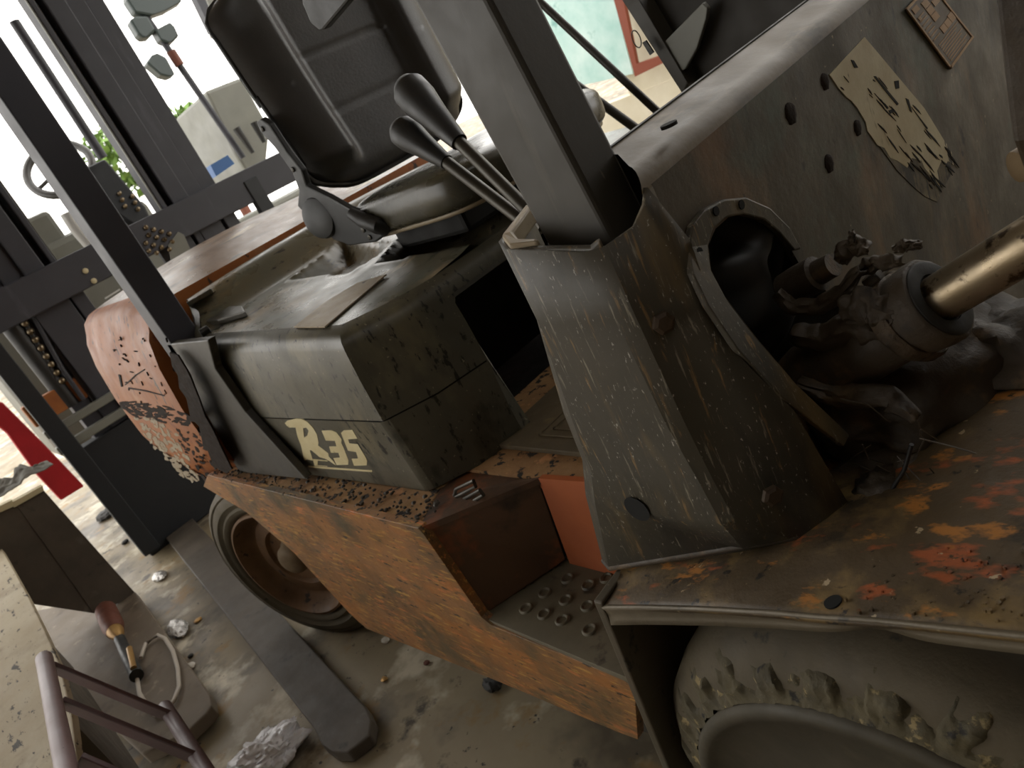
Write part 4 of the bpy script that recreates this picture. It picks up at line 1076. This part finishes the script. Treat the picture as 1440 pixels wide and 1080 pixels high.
# torch on the plate
TO = thing('gas_torch', tuple(pz(165, 893, .1)), 'rusty handheld torch with brass tip lying on the dusty plate', 'torch')
A_ = pz(146, 852, .12); B_ = pz(162, 888, .12)
MB().tube([A_, A_.lerp(B_, .2), A_.lerp(B_, .8), B_], [.022, .045, .045, .035], 18).build('torch_body', M['rust'], TO, smooth=50)
MB().tube([B_, B_.lerp(pz(168, 896, .12), .6), pz(168, 896, .12)], [.034, .026, .010], 16).build('torch_tip', M['brass'], TO, smooth=50)
MB().tube([pz(168, 898, .11), pz(192, 950, .10)], [.022, .026], 12).build('torch_handle', M['lever'], TO, smooth=50)
MB().tube([pz(182, 912, .125), pz(188, 940, .125)], .012, 8).build('torch_valve', M['brass'], TO, smooth=50)
CB = MB().tube([pz(a, b, .085) for a, b in [(192, 950), (196, 975), (205, 990), (218, 1005), (232, 1000), (245, 985), (252, 965), (250, 940), (243, 915), (232, 898), (222, 893), (205, 905), (198, 925)]], .008, 8)
# smooth cable
CB.build('hose', M['cable'], TO, smooth=60)
# pale weathered bench top at the lower left
zb_ = .60
PB = thing('bench', (-2.4, -1.5, 0), 'pale stained board top with black scratches along the lower left', 'bench')
pt = [pz(-6, 757, zb_), pz(38, 836, zb_), pz(62, 885, zb_), pz(84, 935, zb_), pz(100, 1000, zb_), pz(112, 1100, zb_), pz(90, 1250, zb_), pz(-420, 1000, zb_), pz(-160, 860, zb_)]
MB().prism(pt, (0, 0, -.03)).build('board_top', M['pale'], PB, bevel=.003)
xs = sorted(p.x for p in pt)
for x_, y_ in ((-2.6, -1.62), (-1.1, -1.62), (-2.6, -1.85), (-1.1, -1.95)):
    MB().box((x_ - .03, y_ - .06, 0), (x_ + .03, y_, zb_ - .03)).build('leg', M['forkdk'], PB)
MB().box((-2.75, -1.26, .10), (-1.2, -1.22, zb_ - .03)).build('skirt_board', M['forkdk'], PB)
# maroon rack leaning over it
LR = thing('ladder_rack', tuple(onZ(200, 1050, 0)), 'maroon steel ladder frame with flat rungs in the bottom left corner', 'rack')
rl0 = pz(62, 926, .75); rl1 = pz(95, 1090, .75)
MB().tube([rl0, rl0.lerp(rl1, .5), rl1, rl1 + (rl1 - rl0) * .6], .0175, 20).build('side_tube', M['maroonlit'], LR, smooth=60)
ra_ = pz(232, 994, .53); rb_ = pz(290, 1085, .53)
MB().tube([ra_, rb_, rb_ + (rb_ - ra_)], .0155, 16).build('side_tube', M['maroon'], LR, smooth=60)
for (a, b), (c, d) in (((74, 938), (240, 1008)), ((88, 988), (275, 1066)), ((112, 1068), (300, 1150))):
    p, q = pz(a, b, .735), pz(c, d, .53)
    t = (q - p).normalized(); n1 = t.cross(V((0, 0, 1))).normalized(); n2 = n1.cross(t)
    MB().obox((p + q) / 2, t * ((q - p).length / 2), n1 * .005, n2 * .0165).build('rung', M['maroon'], LR, bevel=.002)
# plastic bag
bgc = pz(375, 1060, .05)
def bagfn(u, v):
    a = 2 * math.pi * u; ph = math.pi * (v - .5)
    d = V((math.cos(a) * math.cos(ph), math.sin(a) * math.cos(ph), math.sin(ph)))
    r1 = 1 + .35 * noise.noise(d * 2.1 + V((5, 1, 0))) + .25 * (abs(noise.noise(d * 5 + V((2, 0, 4)))) - .2) + .1 * noise.noise(d * 13)
    dx = (pz(415, 1020, 0) - pz(330, 1085, 0)); L_ = dx.length; dx.normalize(); dy = V((-dx.y, dx.x, 0))
    return bgc + dx * d.x * .11 * r1 + dy * d.y * .075 * r1 + V((0, 0, d.z * .048 * r1))
BG = MB().grid(bagfn, 72, 44, True).build('plastic_bag', M['bag'], None, smooth=35)
tag(BG, 'crumpled white plastic bag lying on the concrete floor', 'bag'); settle(BG, (bgc.x, bgc.y, 0))
hd = ring(pz(408, 1026, .03), V((.3, -.2, 1)), .022, .007, 20).build('bag_handle', M['bag'], None, smooth=60)
hd.parent = BG; hd.matrix_parent_inverse = Matrix.Translation(-V((bgc.x, bgc.y, 0)))
# scraps of litter, each its own thing
def scrap(px_, h, mat, name, label, cat, sd, s3=(1, 1, .5), r_=.03, grp=None):
    c = pz(*px_, h)
    o = MB().grid(ragfn(c.x, c.y, c.z, r_ * s3[0], r_ * s3[1], r_ * s3[2], sd), 20, 12, True).build(name, mat, None, smooth=25)
    tag(o, label, cat, grp); settle(o, (c.x, c.y, 0)); return o
scrap((224, 810), .012, M['foil'], 'foil_scrap', 'crumpled silver foil at the foot of the dark mast', 'scrap', 2.0, (1.6, .9, .35), .04)
scrap((250, 883), .012, M['foil'], 'foil_scrap', 'flattened silver wrapper on the floor beside the dusty plate edge', 'scrap', 6.0, (2.0, .8, .28), .05)
scrap((268, 936), .006, M['paper'], 'paper_scrap', 'small white paper scrap near the rounded plate tip', 'scrap', 8.0, (1.2, .8, .25), .022)
scrap((268, 922), .006, M['black'], 'rubber_scrap', 'tiny black scrap beside the white paper scrap', 'scrap', 9.0, (1, 1, .5), .012)
scrap((176, 762), .01, M['black'], 'rubber_scrap', 'small black lump on the pale floor beside the dark mast', 'scrap', 11.0, (1, 1, .5), .022)
scrap((150, 722), .02, M['black'], 'rubber_scrap', 'black rag scrap at the far foot of the dark post', 'scrap', 12.0, (1.6, 1.2, .4), .06)
scrap((278, 872), .006, M['brass'], 'leaf_scrap', 'brown leaf scrap touching the silver wrapper', 'scrap', 13.0, (1, 1, .3), .018)
scrap((692, 962), .012, M['black'], 'rubber_scrap', 'black crumpled scrap on the floor below the step', 'scrap', 14.0, (1.3, .9, .5), .026)
scrap((600, 932), .006, M['rust'], 'leaf_scrap', 'brown leaf on the floor below the orange chassis', 'scrap', 15.0, (1, .8, .3), .012)
scrap((540, 955), .006, M['brass'], 'leaf_scrap', 'tan leaf on the floor right of the flat fork tip', 'scrap', 16.0, (1, .8, .3), .013)
scrap((542, 900), .006, M['paper'], 'plastic_scrap', 'clear plastic scrap beside the rear wheel', 'scrap', 17.0, (1.2, .8, .3), .016)
for o in list(bpy.data.objects):
    if '_o' in o: del o['_o']
